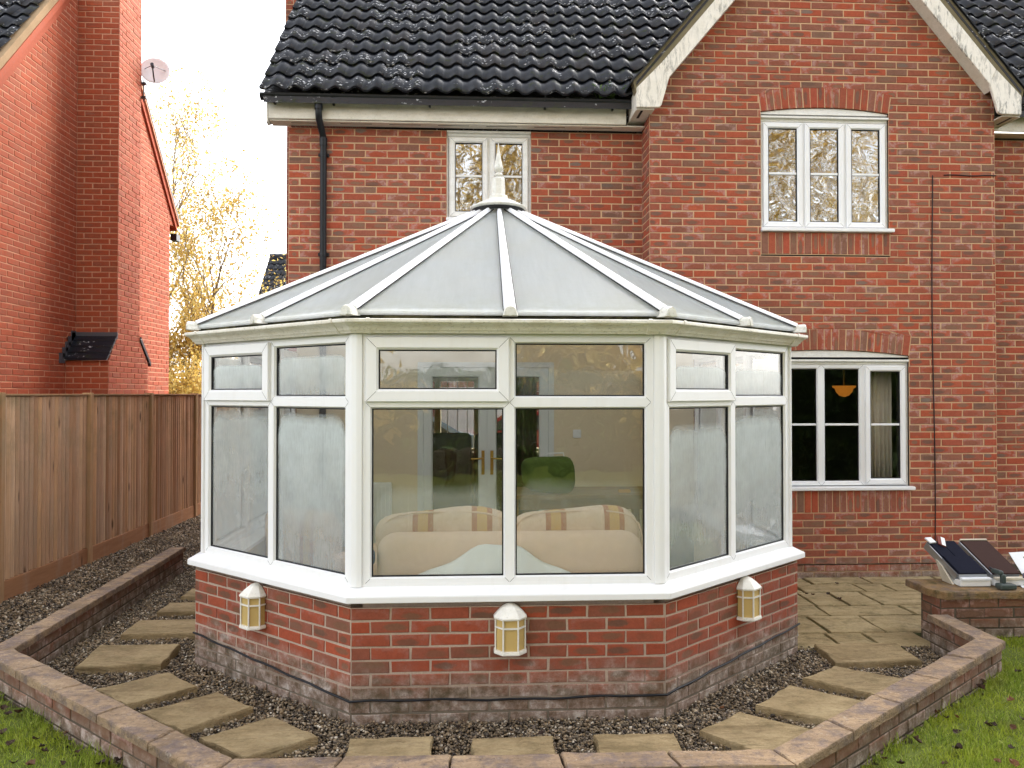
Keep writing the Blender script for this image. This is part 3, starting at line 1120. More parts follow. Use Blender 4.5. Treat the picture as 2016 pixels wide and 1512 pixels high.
def main_spans(z):
    sp = [(HX0, GX0 + 0.006)]
    if W3["z0"] <= z < W3["z1"] + 0.05:
        sp = cut(sp, W3["x0"], W3["x1"])
    if z < DOOR["z1"]:
        sp = cut(sp, DOOR["x0"], DOOR["x1"])
    return sp


# inside the conservatory the wall is plastered, so bricks are only laid above it
bw.wall(MF, ZB, 63, main_spans, mort, x_org=HX0, lay=lambda z: z > 2.1)
bw.wall(RF, ZB, 64, lambda z: [(0.0, YM - YG)], mort, x_org=0.113 - (BP - 0.35 % BP), first_odd=1, lay=lambda z: z > 2.1)
bw.wall(Frame((0, YM, 0), (1, 0, 0), (0, -1, 0)), ZB, 63, lambda z: [(GX1 - 0.1, 7.2)], mort, x_org=GX1 - 0.1)
STK = Frame((0, 10.9, 0), (1, 0, 0), (0, -1, 0))
stk_m = MB()
bw.wall(STK, 6.97, 30, lambda z: [(-2.62, -1.95)], stk_m, x_org=-2.62)
stk_m.build("chimney_face", M_MORTAR, house, recalc=False)
wall_o = mort.build("wall", M_MORTAR, house, recalc=False)
bw.finish(wall_o, 300, hidden=lambda c: (620 < c[1] and 385 < c[0] < 1570) or (c[1] > 400 + abs(c[0] - 983) * 0.42 and 385 < c[0] < 1570))

# inner leaf, other sides, floors, roof decks
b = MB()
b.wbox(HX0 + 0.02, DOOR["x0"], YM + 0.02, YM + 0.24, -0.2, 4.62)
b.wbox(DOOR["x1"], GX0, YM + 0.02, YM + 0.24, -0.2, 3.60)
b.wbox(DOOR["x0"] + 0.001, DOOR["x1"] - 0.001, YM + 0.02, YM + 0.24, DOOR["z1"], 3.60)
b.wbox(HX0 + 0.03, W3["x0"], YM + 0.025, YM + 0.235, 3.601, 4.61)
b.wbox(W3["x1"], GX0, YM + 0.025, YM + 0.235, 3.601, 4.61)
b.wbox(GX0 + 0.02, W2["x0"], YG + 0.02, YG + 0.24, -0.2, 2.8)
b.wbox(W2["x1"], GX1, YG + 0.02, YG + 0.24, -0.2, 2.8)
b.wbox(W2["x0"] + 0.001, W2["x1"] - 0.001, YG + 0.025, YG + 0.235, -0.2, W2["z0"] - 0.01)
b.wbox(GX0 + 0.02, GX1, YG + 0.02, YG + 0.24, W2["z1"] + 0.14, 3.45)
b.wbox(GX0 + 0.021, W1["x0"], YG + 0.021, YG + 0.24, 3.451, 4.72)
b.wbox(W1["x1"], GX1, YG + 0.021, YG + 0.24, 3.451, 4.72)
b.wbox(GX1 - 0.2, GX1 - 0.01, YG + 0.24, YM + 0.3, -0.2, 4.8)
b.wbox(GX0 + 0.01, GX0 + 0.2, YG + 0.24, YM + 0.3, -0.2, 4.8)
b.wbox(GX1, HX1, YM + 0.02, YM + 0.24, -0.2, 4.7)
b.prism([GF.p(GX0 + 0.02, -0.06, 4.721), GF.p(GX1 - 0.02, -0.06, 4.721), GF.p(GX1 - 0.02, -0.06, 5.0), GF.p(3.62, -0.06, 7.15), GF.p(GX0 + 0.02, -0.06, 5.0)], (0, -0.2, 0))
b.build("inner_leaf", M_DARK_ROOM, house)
b = MB()
b.hexa([(HX0 + .01, YM + .02, -.2), (HX0 + .01, 15.6, -.2), (HX0 + .01, 15.6, 4.6), (HX0 + .01, YM + .02, 4.6),
        (HX0 + .2, YM + .02, -.2), (HX0 + .2, 15.6, -.2), (HX0 + .2, 15.6, 4.6), (HX0 + .2, YM + .02, 4.6)])
b.add([(HX0 + .01, YM + .02, 4.601), (HX0 + .01, 15.6, 4.601), (HX0 + .01, 11.8, 8.8)], [(0, 1, 2)])
b.build("side_wall", M_BRICK_FLAT, house)
b = MB()
b.wbox(HX1 - 0.2, HX1, YM, 15.6, -.2, 4.6)
b.build("side_wall", M_BRICK_FLAT, house)
b = MB()
b.wbox(-2.60, -1.91, 10.92, 11.7, -0.1, 9.2)
b.build("chimney", M_BRICK_FLAT, house)
b = MB()                                            # street side with one lounge window
b.wbox(HX0, -1.35, 14.2, 14.45, -.2, 4.6)
b.wbox(1.55, HX1, 14.2, 14.45, -.2, 4.6)
b.wbox(-1.35, 1.55, 14.2, 14.45, -.2, 0.80)
b.wbox(-1.35, 1.55, 14.2, 14.45, 2.15, 4.6)
b.build("street_wall", M_PLASTER_DIM, house)
b = MB()
b.wbox(HX0 + .2, HX1 - .2, YM + .25, 14.19, 2.42, 2.62)
b.wbox(GX0 + .2, GX1 - .2, YG + .25, YM + .25, 2.42, 2.62)
b.build("ceiling", M_PLASTER_DIM, house)
b = MB()
b.wbox(HX0 + .2, HX1 - .2, YM + .0, 14.19, -0.2, 0.02)
b.wbox(GX0 + .2, GX1 - .2, YG + .25, YM, -0.2, 0.02)
b.build("floor", M_CARPET, house)
b = MB()
b.wbox(1.62, 1.74, YM + .25, 14.19, 0.02, 2.42)
b.build("partition", M_PLASTER_DIM, house)

# windows
def win3(q, fr, out):
    n = 3
    F2 = Frame(fr.o + fr.n * out, fr.ex, fr.n)
    w = (q["x1"] - q["x0"] - 0.03) / n
    zz = q["z0"] + 0.045
    zm = zz + (q["z1"] - zz) * 0.49
    return window(house, F2, [(q["x0"] + 0.015 + i * w, q["x0"] + 0.015 + (i + 1) * w, zz, q["z1"] - 0.055, True, (zm,)) for i in range(n)], M_UPVC, M_GLASS_WAVY)


def head_and_sill(q, fr, out, arch=True):
    F2 = Frame(fr.o + fr.n * out, fr.ex, fr.n)
    b = MB()
    b.box(fr, q["x0"] - 0.006, q["x1"] + 0.040, out - 0.08, 0.045, q["z0"] + 0.004, q["z0"] + 0.040)
    b.build("sill", M_UPVC, house, bevel=0.006)
    b = MB()
    b.box(F2, q["x0"] + 0.002, q["x1"] - 0.002, -0.05, 0.006, q["z1"] - 0.053, q["z1"] - 0.004)
    b.box(F2, q["x0"] + 0.001, q["x1"] - 0.001, -0.05, 0.040, q["z1"] - 0.022, q["z1"] - 0.003)
    b.box(F2, q["x0"] + 0.0005, q["x0"] + 0.0145, -0.05, 0.004, q["z0"] + 0.042, q["z1"] - 0.054)
    b.box(F2, q["x1"] - 0.0145, q["x1"] - 0.0005, -0.05, 0.004, q["z0"] + 0.042, q["z1"] - 0.054)
    b.build("frame_trim", M_UPVC_OLD, house)
    if arch:
        xc, half = (q["x0"] + q["x1"]) / 2, (q["x1"] - q["x0"]) / 2
        rad = (half ** 2 + q["rise"] ** 2) / (2 * q["rise"])
        zc = q["spring"] + q["rise"] - rad
        pts = [fr.p(q["x0"], -0.022, q["z1"] + 0.022), fr.p(q["x1"], -0.022, q["z1"] + 0.022)]
        for i in range(17):
            x = q["x1"] - (q["x1"] - q["x0"]) * i / 16
            pts.append(fr.p(x, -0.022, zc + math.sqrt(rad ** 2 - (x - xc) ** 2) - 0.003))
        b = MB()
        b.prism(pts, (0, -0.03, 0))
        b.build("arch_infill", M_UPVC_OLD, house)
        b = MB()
        b.box(fr, q["x0"] + 0.001, q["x1"] - 0.001, -0.055, -0.053, q["z1"] - 0.002, q["z1"] + 0.06)
        b.build("lintel_gap", M_RUBBER, house)


win3(W1, GF, -0.035)
head_and_sill(W1, GF, -0.035)
F2 = Frame(GF.o + GF.n * -0.035, GF.ex, GF.n)
zz, zm = W2["z0"] + 0.05, 1.545
xs = [W2["x0"] + 0.015, 3.145, 3.585, 4.030, W2["x1"] - 0.015]
window(house, F2, [(xs[0], xs[1], zz, W2["z1"] - 0.055, True, (zm,)), (xs[1], xs[2], zz, W2["z1"] - 0.055, False, (zm,)),
                   (xs[2], xs[3], zz, W2["z1"] - 0.055, False, (zm,)), (xs[3], xs[4], zz, W2["z1"] - 0.055, True, (zm,))], M_UPVC, M_GLASS)
head_and_sill(W2, GF, -0.035)
F3 = Frame(MF.o + MF.n * -0.03, MF.ex, MF.n)
xm = (W3["x0"] + W3["x1"]) / 2
window(house, F3, [(W3["x0"] + .02, xm, W3["z0"] + .045, W3["z1"] - .055, True, (4.148,)), (xm, W3["x1"] - .02, W3["z0"] + .045, W3["z1"] - .055, True, (4.148,))], M_UPVC_OLD, M_GLASS_WAVY)
head_and_sill(W3, MF, -0.03, False)

# ------------------------------------------------------------------ roof tiles
def tile_mesh(name, mat, w=0.200, ln=0.33, th=0.022):
    """One pantile; local x across, y up the slope, z off the slope."""
    n = 10
    b = MB()
    prof = []
    for i in range(n + 1):
        t = i / n
        h = 0.044 * (0.5 + 0.5 * math.cos(2 * math.pi * (t - 0.70))) ** 1.35 - 0.006 * math.sin(math.pi * t)
        prof.append((t * (w + 0.004), h))
    vs = []
    for y, lift in ((0.0, 0.030), (ln, 0.0)):
        for x, h in prof:
            vs.append((x, y, h + lift))
    for x, h in prof:
        vs.append((x, 0.003, h + 0.030 - th))
    k = n + 1
    fs = []
    for i in range(n):
        fs.append((i, i + 1, k + i + 1, k + i))
        fs.append((2 * k + i + 1, 2 * k + i, i, i + 1)[::-1])
    b.add(vs, fs, 0.0, False)
    me = b.mesh(name, mat)
    sm = np.zeros(len(me.polygons), dtype=bool)
    sm[0::2] = True
    me.polygons.foreach_set("use_smooth", sm)
    return me


def tile_field(roof, mesh, org, ex, up, cols, rows, gauge, keep, limit, name="tile", w=0.200, joined_mat=None):
    """Lay pantiles on a slope. Pieces in view are single objects up to limit; the rest is one joined part."""
    ex, up = Vector(ex).normalized(), Vector(up).normalized()
    nz = ex.cross(up).normalized()
    items = []
    for r_ in range(rows):
        for c in range(cols):
            q = Vector(org) + ex * (c * w) + up * (r_ * gauge)
            if not keep(q):
                continue
            px = project(q + up * 0.14 + ex * 0.1)
            vis = -20 < px[0] < 2036 and -10 < px[1]
            items.append((1 if vis else 0, -px[2], q))
    items.sort(key=lambda k: (-k[0], -k[1]))
    rest = MB()
    vv = [v.co.copy() for v in mesh.vertices]
    ff = [tuple(p.vertices) for p in mesh.polygons]
    for i, (vis, _, q) in enumerate(items):
        j = Vector((rnd.uniform(-.002, .002), rnd.uniform(-.004, .004), rnd.uniform(0, .003)))
        tw = rnd.uniform(-0.010, 0.010)
        e2 = (ex + up * tw).normalized()
        u2 = (up - ex * tw).normalized()
        q = q + ex * j.x + up * j.y + nz * j.z
        m = Matrix(((e2.x, u2.x, nz.x, q.x), (e2.y, u2.y, nz.y, q.y), (e2.z, u2.z, nz.z, q.z), (0, 0, 0, 1)))
        if vis and i < limit:
            place(name, mesh, roof, m)
        else:
            rest.add([m @ v for v in vv], ff, 0.01 + 0.99 * rnd.random())
    if rest.f:
        o = rest.build("tiling", joined_mat or M_TILE, roof, recalc=False)
        o["kind"] = "stuff"


EY, EZ = 7.735, 4.875                               # eave line of the main roof
PITCH = R(47.2)
SL = Vector((0, math.cos(PITCH), math.sin(PITCH)))
GP = 1.19                                           # gable pitch (tan)


def gable_plane(x):
    return 4.945 + GP * (1.975 - abs(x - 3.62)) if True else 0


b = MB()                                            # decks of main roof and gable roof
ry = EY + 4.15
rz = EZ + 4.15 * math.tan(PITCH)
xa, xb = -2.08, HX1 + 0.2
for lift in (-0.015,):
    b.hexa([(xa, EY + .03, EZ + lift), (xb, EY + .03, EZ + lift), (xb, ry, rz + lift), (xa, ry, rz + lift),
            (xa, EY + .03, EZ - .1), (xb, EY + .03, EZ - .1), (xb, ry, rz - .1), (xa, ry, rz - .1)])
    b.hexa([(xa, ry, rz + lift), (xb, ry, rz + lift), (xb, 15.6, 4.9), (xa, 15.6, 4.9),
            (xa, ry, rz - .1), (xb, ry, rz - .1), (xb, 15.6, 4.8), (xa, 15.6, 4.8)])
gy = YG - 0.155
for sgn in (-1, 1):
    x0, z0 = 3.62 + sgn * 1.985, 4.93
    x1, z1 = 3.62 + sgn * 0.001, 4.93 + 1.985 * GP
    yb = EY + (z1 - EZ) / math.tan(PITCH) + 0.1
    b.hexa([(x0, gy, z0), (x1, gy, z1), (x1, yb, z1), (x0, EY + .2, z0),
            (x0, gy, z0 + .035), (x1, gy, z1 + .035), (x1, yb, z1 + .035), (x0, EY + .2, z0 + .035)])
roof_o = b.build("roof", M_TILE_FAR, house)
tm = tile_mesh("tile", M_TILE)
GAUGE = 0.292


def keep_main(q):
    x = q.x + 0.1
    if x < 3.62 + 2.3 and x > 3.62 - 2.05:
        return q.z > gable_plane(x) - 0.10 and x < 3.3 or q.z > gable_plane(x) - 0.10 and x > 5.0
    return True


tile_field(roof_o, tm, (-2.105, EY - 0.01, EZ + 0.0), (1, 0, 0), SL, 47, 13, GAUGE, keep_main, 300)

# fascia, soffit, barge boards
FY = YM - 0.165
for xa_, xb_ in ((-2.06, 1.60), (GX1 + 0.12, 7.4)):
    b = MB()
    b.wbox(xa_, xb_, FY, FY + 0.022, 4.655, 4.86)
    b.build("fascia", M_FASCIA, house, bevel=0.004)
    b = MB()
    b.wbox(xa_ + 0.005, xb_ if xb_ > 3 else GX0 - 0.002, FY + 0.024, YM - 0.002, 4.640, 4.652)
    b.build("soffit", M_FASCIA, house)
b = MB()
for i in range(7):
    x = -1.85 + i * 0.5
    b.wbox(x, x + 0.32, FY + 0.075, FY + 0.085, 4.6385, 4.641)
b.build("soffit_vent", M_RUBBER, house)
b = MB()                                            # verge end box at the left corner
b.prism([(-2.062, FY + .001, 4.62), (-2.062, FY + .001, 4.86), (-2.062, FY + .10, 4.86), (-2.062, YM + .02, 4.66), (-2.062, FY + .06, 4.60)], (0.02, 0, 0))
b.wbox(-2.061, HX0 - 0.002, YM - 0.001, YM + 0.02, 4.638, 4.90)
b.build("box_end", M_FASCIA, house)
BY = YG - 0.155
for sgn in (-1, 1):
    X = lambda d: 3.62 + sgn * d
    b = MB()
    top = 3.2
    o1 = [(1.975, 4.915), (1.69, 5.255)]
    # board: from the kneeler up to the apex
    hi, lo = lambda d: 4.860 + GP * (1.985 - d), lambda d: 5.020 + GP * (1.655 - d)
    pts = [(1.725, hi(1.725)), (0.0, hi(0.0)), (0.0, lo(0.0)), (1.655, lo(1.655))]
    P3 = [Vector((X(d), BY, z)) for d, z in pts]
    if sgn < 0:
        P3.reverse()
    b.prism(P3, (0, -0.022, 0))
    b.build("barge_board", M_BARGE, house, bevel=0.003)
    b = MB()
    pts = [(1.985, 4.905), (1.728, hi(1.728)), (1.652, lo(1.652)), (1.735, 4.735), (1.760, 4.715), (1.985, 4.712)]
    P3 = [Vector((X(d), BY - 0.005, z)) for d, z in pts]
    if sgn < 0:
        P3.reverse()
    b.prism(P3, (0, -0.03, 0))
    b.build("kneeler", M_BARGE, house, bevel=0.004)
    b = MB()                                        # kneeler underside and cheek
    b.wbox(min(X(1.98), X(1.80)), max(X(1.98), X(1.80)), BY + 0.027, YM - 0.003, 4.700, 4.712)
    b.wbox(min(X(1.986), X(1.974)), max(X(1.986), X(1.974)), BY + 0.027, FY + 0.03, 4.690, 4.90)
    b.build("kneeler_soffit", M_FASCIA, house)
    b = MB()
    b.wbox(min(X(1.93), X(1.905)), max(X(1.93), X(1.905)), BY + 0.06, BY + 0.27, 4.6975, 4.7005)
    b.build("vent_slot", M_RUBBER, house)
    b = MB()                                        # sloping soffit behind the board
    b.hexa([Vector((X(1.70), BY + 0.023, lo(1.70) + .005)), Vector((X(0.0), BY + 0.023, lo(0) + .005)), Vector((X(0.0), YG - .002, lo(0) + .005)), Vector((X(1.70), YG - .002, lo(1.70) + .005)),
            Vector((X(1.70), BY + 0.023, lo(1.70) + .02)), Vector((X(0.0), BY + 0.023, lo(0) + .02)), Vector((X(0.0), YG - .002, lo(0) + .02)), Vector((X(1.70), YG - .002, lo(1.70) + .02))])
    b.build("barge_soffit", M_FASCIA, house)
    b = MB()                                        # undercloak and mortar bedding above the board
    h2 = lambda d: 4.860 + GP * (1.985 - d)
    P3 = [Vector((X(d), BY + 0.004, z)) for d, z in [(1.99, h2(1.99) + .004), (0, h2(0) + .004), (0, h2(0) + .150), (2.02, h2(2.02) + .155)]]
    if sgn > 0:
        P3.reverse()
    b.prism(P3, (0, -0.10, 0))
    b.build("verge_mortar", m_mortar("verge_mortar", (0.24, 0.20, 0.125), (0.17, 0.145, 0.085)), house)
    b = MB()                                        # edge tiles over the gable verge
    for k in range(11):
        d0, d1 = 2.06 - k * 0.19, 2.06 - k * 0.19 - 0.23
        b.hexa([Vector((X(d0), BY - .025, h2(d0) + .153)), Vector((X(d1), BY - .025, h2(d1) + .145)), Vector((X(d1), BY + .25, h2(d1) + .145)), Vector((X(d0), BY + .25, h2(d0) + .153)),
                Vector((X(d0), BY - .025, h2(d0) + .173)), Vector((X(d1), BY - .025, h2(d1) + .160)), Vector((X(d1), BY + .25, h2(d1) + .160)), Vector((X(d0), BY + .25, h2(d0) + .173))], 0.1 + 0.08 * k)
    b.build("verge_tile", M_TILE, house)

# black half-round gutter with brackets, downpipe
def half_round(b, p0, p1, r, seg=10):
    p0, p1 = Vector(p0), Vector(p1)
    vs, fs = [], []
    for q in (p0, p1):
        for rr in (r, r - 0.004):
            for k in range(seg + 1):
                w = math.pi + math.pi * k / seg
                vs.append(q + Vector((0, math.cos(w) * rr, math.sin(w) * rr)))
    n = seg + 1
    for k in range(seg):
        fs += [(k, k + 1, 2 * n + k + 1, 2 * n + k), (n + k + 1, n + k, 3 * n + k, 3 * n + k + 1), (k + 1, k, n + k, n + k + 1), (2 * n + k, 2 * n + k + 1, 3 * n + k + 1, 3 * n + k)]
    fs += [(0, 2 * n, 3 * n, n), (seg, n + seg, 3 * n + seg, 2 * n + seg)]
    b.add(vs, fs)


gyc = FY - 0.062
b = MB()
half_round(b, (-2.12, gyc, 4.872), (1.63, gyc, 4.868), 0.058)
half_round(b, (GX1 + 0.24, gyc, 4.872), (7.4, gyc, 4.872), 0.058)
gut = b.build("gutter", M_BLACK, house)
for x in (-1.99, -1.40, -0.43, 0.75, 1.45):
    b = MB()
    half_round(b, (x - 0.012, gyc, 4.874), (x + 0.012, gyc, 4.874), 0.063)
    b.wbox(x - 0.010, x + 0.010, gyc + 0.02, FY - 0.001, 4.79, 4.83)
    b.build("gutter_bracket", M_BLACK, gut)
b = MB()
b.tube([(1.60, gyc + 0.02, 4.84), (1.60, gyc + 0.02, 4.95)], 0.045, 10)
b.tube([(1.62, gyc + 0.03, 4.90), (1.70, gyc + 0.0, 4.99)], 0.040, 10)
b.build("gutter_union", M_BLACK, gut)
b = MB()
px_ = -1.545
b.tube([(px_, gyc, 4.82), (px_, gyc, 4.70), (px_, gyc + 0.02, 4.645), (px_ + 0.01, YM - 0.06, 4.53), (px_ + 0.015, YM - 0.045, 4.47), (px_ + 0.015, YM - 0.045, 0.0)], 0.034, 12)
b.tube([(px_, gyc, 4.83), (px_, gyc, 4.73)], 0.041, 12)
b.tube([(px_ + 0.015, YM - 0.045, 4.50), (px_ + 0.015, YM - 0.045, 4.42)], 0.040, 12)
dp = b.build("downpipe", M_BLACK, house)
for z in (4.33, 3.3, 1.5):
    b = MB()
    b.wbox(px_ - 0.04, px_ + 0.07, YM - 0.03, YM - 0.004, z - .015, z + .015)
    b.tube([(px_ + 0.015, YM - 0.045, z - 0.02), (px_ + 0.015, YM - 0.045, z + 0.02)], 0.038, 12)
    b.build("pipe_clip", M_BLACK, dp)

# telephone cable on the wall
b = MB()
b.tube([(4.752 + 0.010 * math.sin(z * 1.7), YG - 0.006, z) for z in np.linspace(4.12, 0.30, 24)], 0.0055, 6)
b.tube([(4.88 + i * 0.0615, YG - 0.006, 4.124 + 0.004 * math.sin(i)) for i in range(10)], 0.0055, 6)
o = b.build("wall_cable", M_CABLE, None)
tag(o, "thin dark cable running down the brick gable wall beside the lower window", "cable")

# damp-proof line under the gable wall
b = MB()
b.box(GF, GX0 + 0.6, GX1 + 0.001, -0.003, 0.004, 0.117, 0.123)
b.build("damp_course", M_RUBBER, house)
# ------------------------------------------------------------------ the conservatory
CX_ = 0.22
PLAN = [(-1.92, YM), (-1.92, 5.47), (-0.685, 4.42), (1.125, 4.42), (2.36, 5.47), (2.36, YG)]
# travel A..D runs left to right seen from the garden, so "outside" is on the right of travel
cons = thing("conservatory", "white conservatory with opal polycarbonate roof and finial on a red brick dwarf wall", "conservatory", (CX_, 4.42, 0))
ZW = 0.678                                          # top of the brickwork
Z0, Z1, ZT = 0.752, 2.205, 1.810                    # frame bottom, top, transom line


def facets(plan):
    out = []
    for a, b in zip(plan[:-1], plan[1:]):
        a, b = Vector((*a, 0)), Vector((*b, 0))
        ex = (b - a).normalized()
        n = Vector((ex.y, -ex.x, 0))
        out.append((Frame(a, ex, n), (b - a).length))
    return out


# brick dwarf wall
db = Brickwork(M_BRICK_DWARF, 11)
dm = MB()
for i, (fr, ln) in enumerate(facets(PLAN)):
    rows = 12
    z0 = ZW - 10 * CP - 0.11
    if i in (1, 2, 3):
        db.wall(fr, z0, 11, lambda z, L=ln: [(0.0, L)], dm, x_org=0.0 if i != 1 else ln % BP, first_odd=i % 2)
    else:
        dm.box(fr, 0, ln, -0.1, -0.006, z0, ZW)
    dm.box(fr, 0.06, ln - 0.06, -0.24, -0.05, z0, ZW - 0.002)
dwo = dm.build("dwarf_wall", M_MORTAR_GREY, cons, recalc=False)
db.finish(dwo, 300)

# sill
sill_plan = offset_line(PLAN, 0.0)
b = MB()
b.sweep(PLAN, [(0.045, 0.0), (0.045, 0.036), (-0.05, 0.074), (-0.16, 0.074), (-0.16, -0.0), (0.035, -0.0)], ZW + 0.001)
b.build("sill", M_UPVC, cons, bevel=0.003)

# glazed facets
FP = offset_line(PLAN, -0.045)
fac = facets(FP)
# mist per pane: height of the edge, strength, thinning, seed
MISTS = {
    1: [(0.95, 0.58, 1.1, 0.1), (0.94, 1.15, 0.75, 0.3), (0.72, 1.1, 0.9, 0.2), (0.78, 0.8, 0.9, 0.4)],
    2: [(0.52, 0.20, 0.6, 0.1), (0.55, 0.16, 0.6, 0.2), (0.55, 0.10, 0.9, 0.3), (0.5, 0.08, 0.9, 0.1)],
    3: [(0.87, 0.78, 0.9, 0.2), (0.91, 1.15, 0.65, 0.5), (0.62, 0.9, 0.9, 0.2), (0.58, 0.75, 0.9, 0.7)],
}
POST = 0.042
for i, (fr, ln) in enumerate(fac):
    fm = MB()
    holder = place("window_frame", bpy.data.meshes.new("window_frame"), cons)
    if i in (1, 2, 3):
        a = POST if i != 1 else 0.022
        c = ln - POST if i != 3 else ln - 0.022
        ms = MISTS[i]
        fm.ring(fr, a, c, Z0, Z1, [(0.0, -0.05), (0.0, 0.0), (0.0155, 0.0), (0.0155, -0.05)])
        a, c, zb, zt = a + 0.016, c - 0.016, Z0 + 0.016, Z1 - 0.016
        m = (a + c) / 2
        CW = 0.037
        cell(holder, fr, a, m, zb, ZT, False, M_MIST, M_UPVC, (), ms[0], CW, fm)
        cell(holder, fr, m, c, zb, ZT, False, M_MIST, M_UPVC, (), ms[1], CW, fm)
        cell(holder, fr, a, m, ZT, zt, True, M_MIST, M_UPVC, (), ms[2], CW, fm, 0.074, 0.003)
        cell(holder, fr, m, c, ZT, zt, False, M_MIST, M_UPVC, (), ms[3], CW, fm)
    else:
        n = 3
        for k in range(n):
            x0, x1 = 0.02 + (ln - 0.04) * k / n, 0.02 + (ln - 0.04) * (k + 1) / n
            cell(holder, fr, x0, x1, Z0, ZT, False, M_MIST, M_UPVC, (), (0.97, 1.25, 1.6, 0.2), 0.045, fm)
            cell(holder, fr, x0, x1, ZT, Z1, k == 1, M_MIST, M_UPVC, (), (0.9, 1.0, 1.2, 0.5), 0.045, fm)
    # inner half of the frame so that it has real depth from indoors
    fi = MB()
    n = 2 if i in (1, 2, 3) else 3
    for k in range(n):
        x0, x1 = 0.03 + (ln - 0.06) * k / n, 0.03 + (ln - 0.06) * (k + 1) / n
        for za, zb in ((Z0, ZT), (ZT, Z1)):
            fi.ring(fr, x0, x1, za, zb, [(0.0, -0.051), (0.0, -0.068), (0.028, -0.068), (0.035, -0.050), (0.037, -0.032)])
    me = fm.mesh("window_frame", M_UPVC)
    fm.recalc(me)
    old = holder.data
    holder.data = me
    bpy.data.meshes.remove(old)
    fi.build("inner_frame", M_UPVC, holder)

# corner posts
for i in (1, 2, 3, 4):
    q = FP[i]
    d0 = (Vector(FP[i]) - Vector(FP[i - 1])).normalized()
    d1 = (Vector(FP[i + 1]) - Vector(FP[i])).normalized()
    n0, n1 = Vector((d0.y, -d0.x)), Vector((d1.y, -d1.x))
    nm = (n0 + n1).normalized()
    c = Vector(q)
    w0 = POST - 0.001 if i in (2, 3) else 0.021
    w1 = w0
    pts = [c - d0 * w0 - n0 * 0.08, c - d0 * w0 + n0 * 0.014, c - d0 * 0.012 + n0 * 0.014 + nm * 0.004, c + d1 * 0.012 + n1 * 0.014 + nm * 0.004, c + d1 * w1 + n1 * 0.014, c + d1 * w1 - n1 * 0.08]
    b = MB()
    pts3 = [Vector((p.x, p.y, Z1 + 0.001)) for p in pts]
    b.prism(pts3, (0, 0, Z1 - Z0 + 0.002))
    b.build("corner_post", M_UPVC, cons, bevel=0.003)

# ring beam and gutter
b = MB()
b.sweep(FP, [(0.004, 0.0), (0.004, 0.075), (-0.09, 0.075), (-0.09, 0.0)], Z1 + 0.001)
b.build("ring_beam", M_UPVC_OLD, cons)
prof = [(0.012, -0.002), (0.050, -0.002), (0.054, 0.004), (0.060, 0.013), (0.066, 0.014), (0.070, 0.022), (0.079, 0.033), (0.092, 0.043), (0.100, 0.047), (0.101, 0.051), (0.112, 0.053), (0.115, 0.058),
        (0.115, 0.072), (0.110, 0.076), (0.106, 0.057), (0.092, 0.050), (0.072, 0.034), (0.050, 0.010), (0.016, 0.010), (0.016, 0.068), (0.012, 0.068)]
b = MB()
b.sweep(FP, prof, Z1 + 0.003)
cg = b.build("gutter", M_GUTTER_W, cons)
big = [(o + (0.004 if o > 0.03 else 0.0), z + (0.004 if o > 0.1 and z > 0.07 else -0.003 if z < 0.03 else 0.0)) for o, z in prof]
for i in (1, 2, 3, 4):                              # union clips either side of each corner
    for sgn in (-1, 1):
        q = Vector(FP[i])
        d = ((Vector(FP[i + 1]) - q) if sgn > 0 else (Vector(FP[i - 1]) - q)).normalized()
        if i in (1,) and sgn < 0 or i in (4,) and sgn > 0:
            continue
        s0 = q + d * 0.075
        s1 = q + d * 0.095
        seg = [tuple(s0), tuple(s1)] if sgn > 0 else [tuple(s1), tuple(s0)]
        b = MB()
        b.sweep(seg, big, Z1 + 0.003)
        b.build("gutter_clip", M_GUTTER_W, cg)

# roof: opal panels, rafters, end caps, crown and finial
EP = offset_line(FP, 0.055)
ZE = Z1 + 0.124
APEX = Vector((CX_, 6.35, 3.425))
RIDGE = Vector((CX_, YM - 0.02, 3.425))
lerp = lambda a, b_, t: Vector(a) + (Vector(b_) - Vector(a)) * t
E3 = [Vector((p[0], p[1], ZE)) for p in EP]
feet = [E3[1], lerp(E3[1], E3[2], 0.47), E3[2], lerp(E3[2], E3[3], 0.5), E3[3], lerp(E3[3], E3[4], 0.53), E3[4]]


def panel(poly):
    n = (poly[1] - poly[0]).cross(poly[-1] - poly[0]).normalized()
    if n.z < 0:
        n = -n
    b = MB()
    b.prism([q for q in poly], n * 0.022)
    return b.build("roof_panel", M_OPAL, cons)


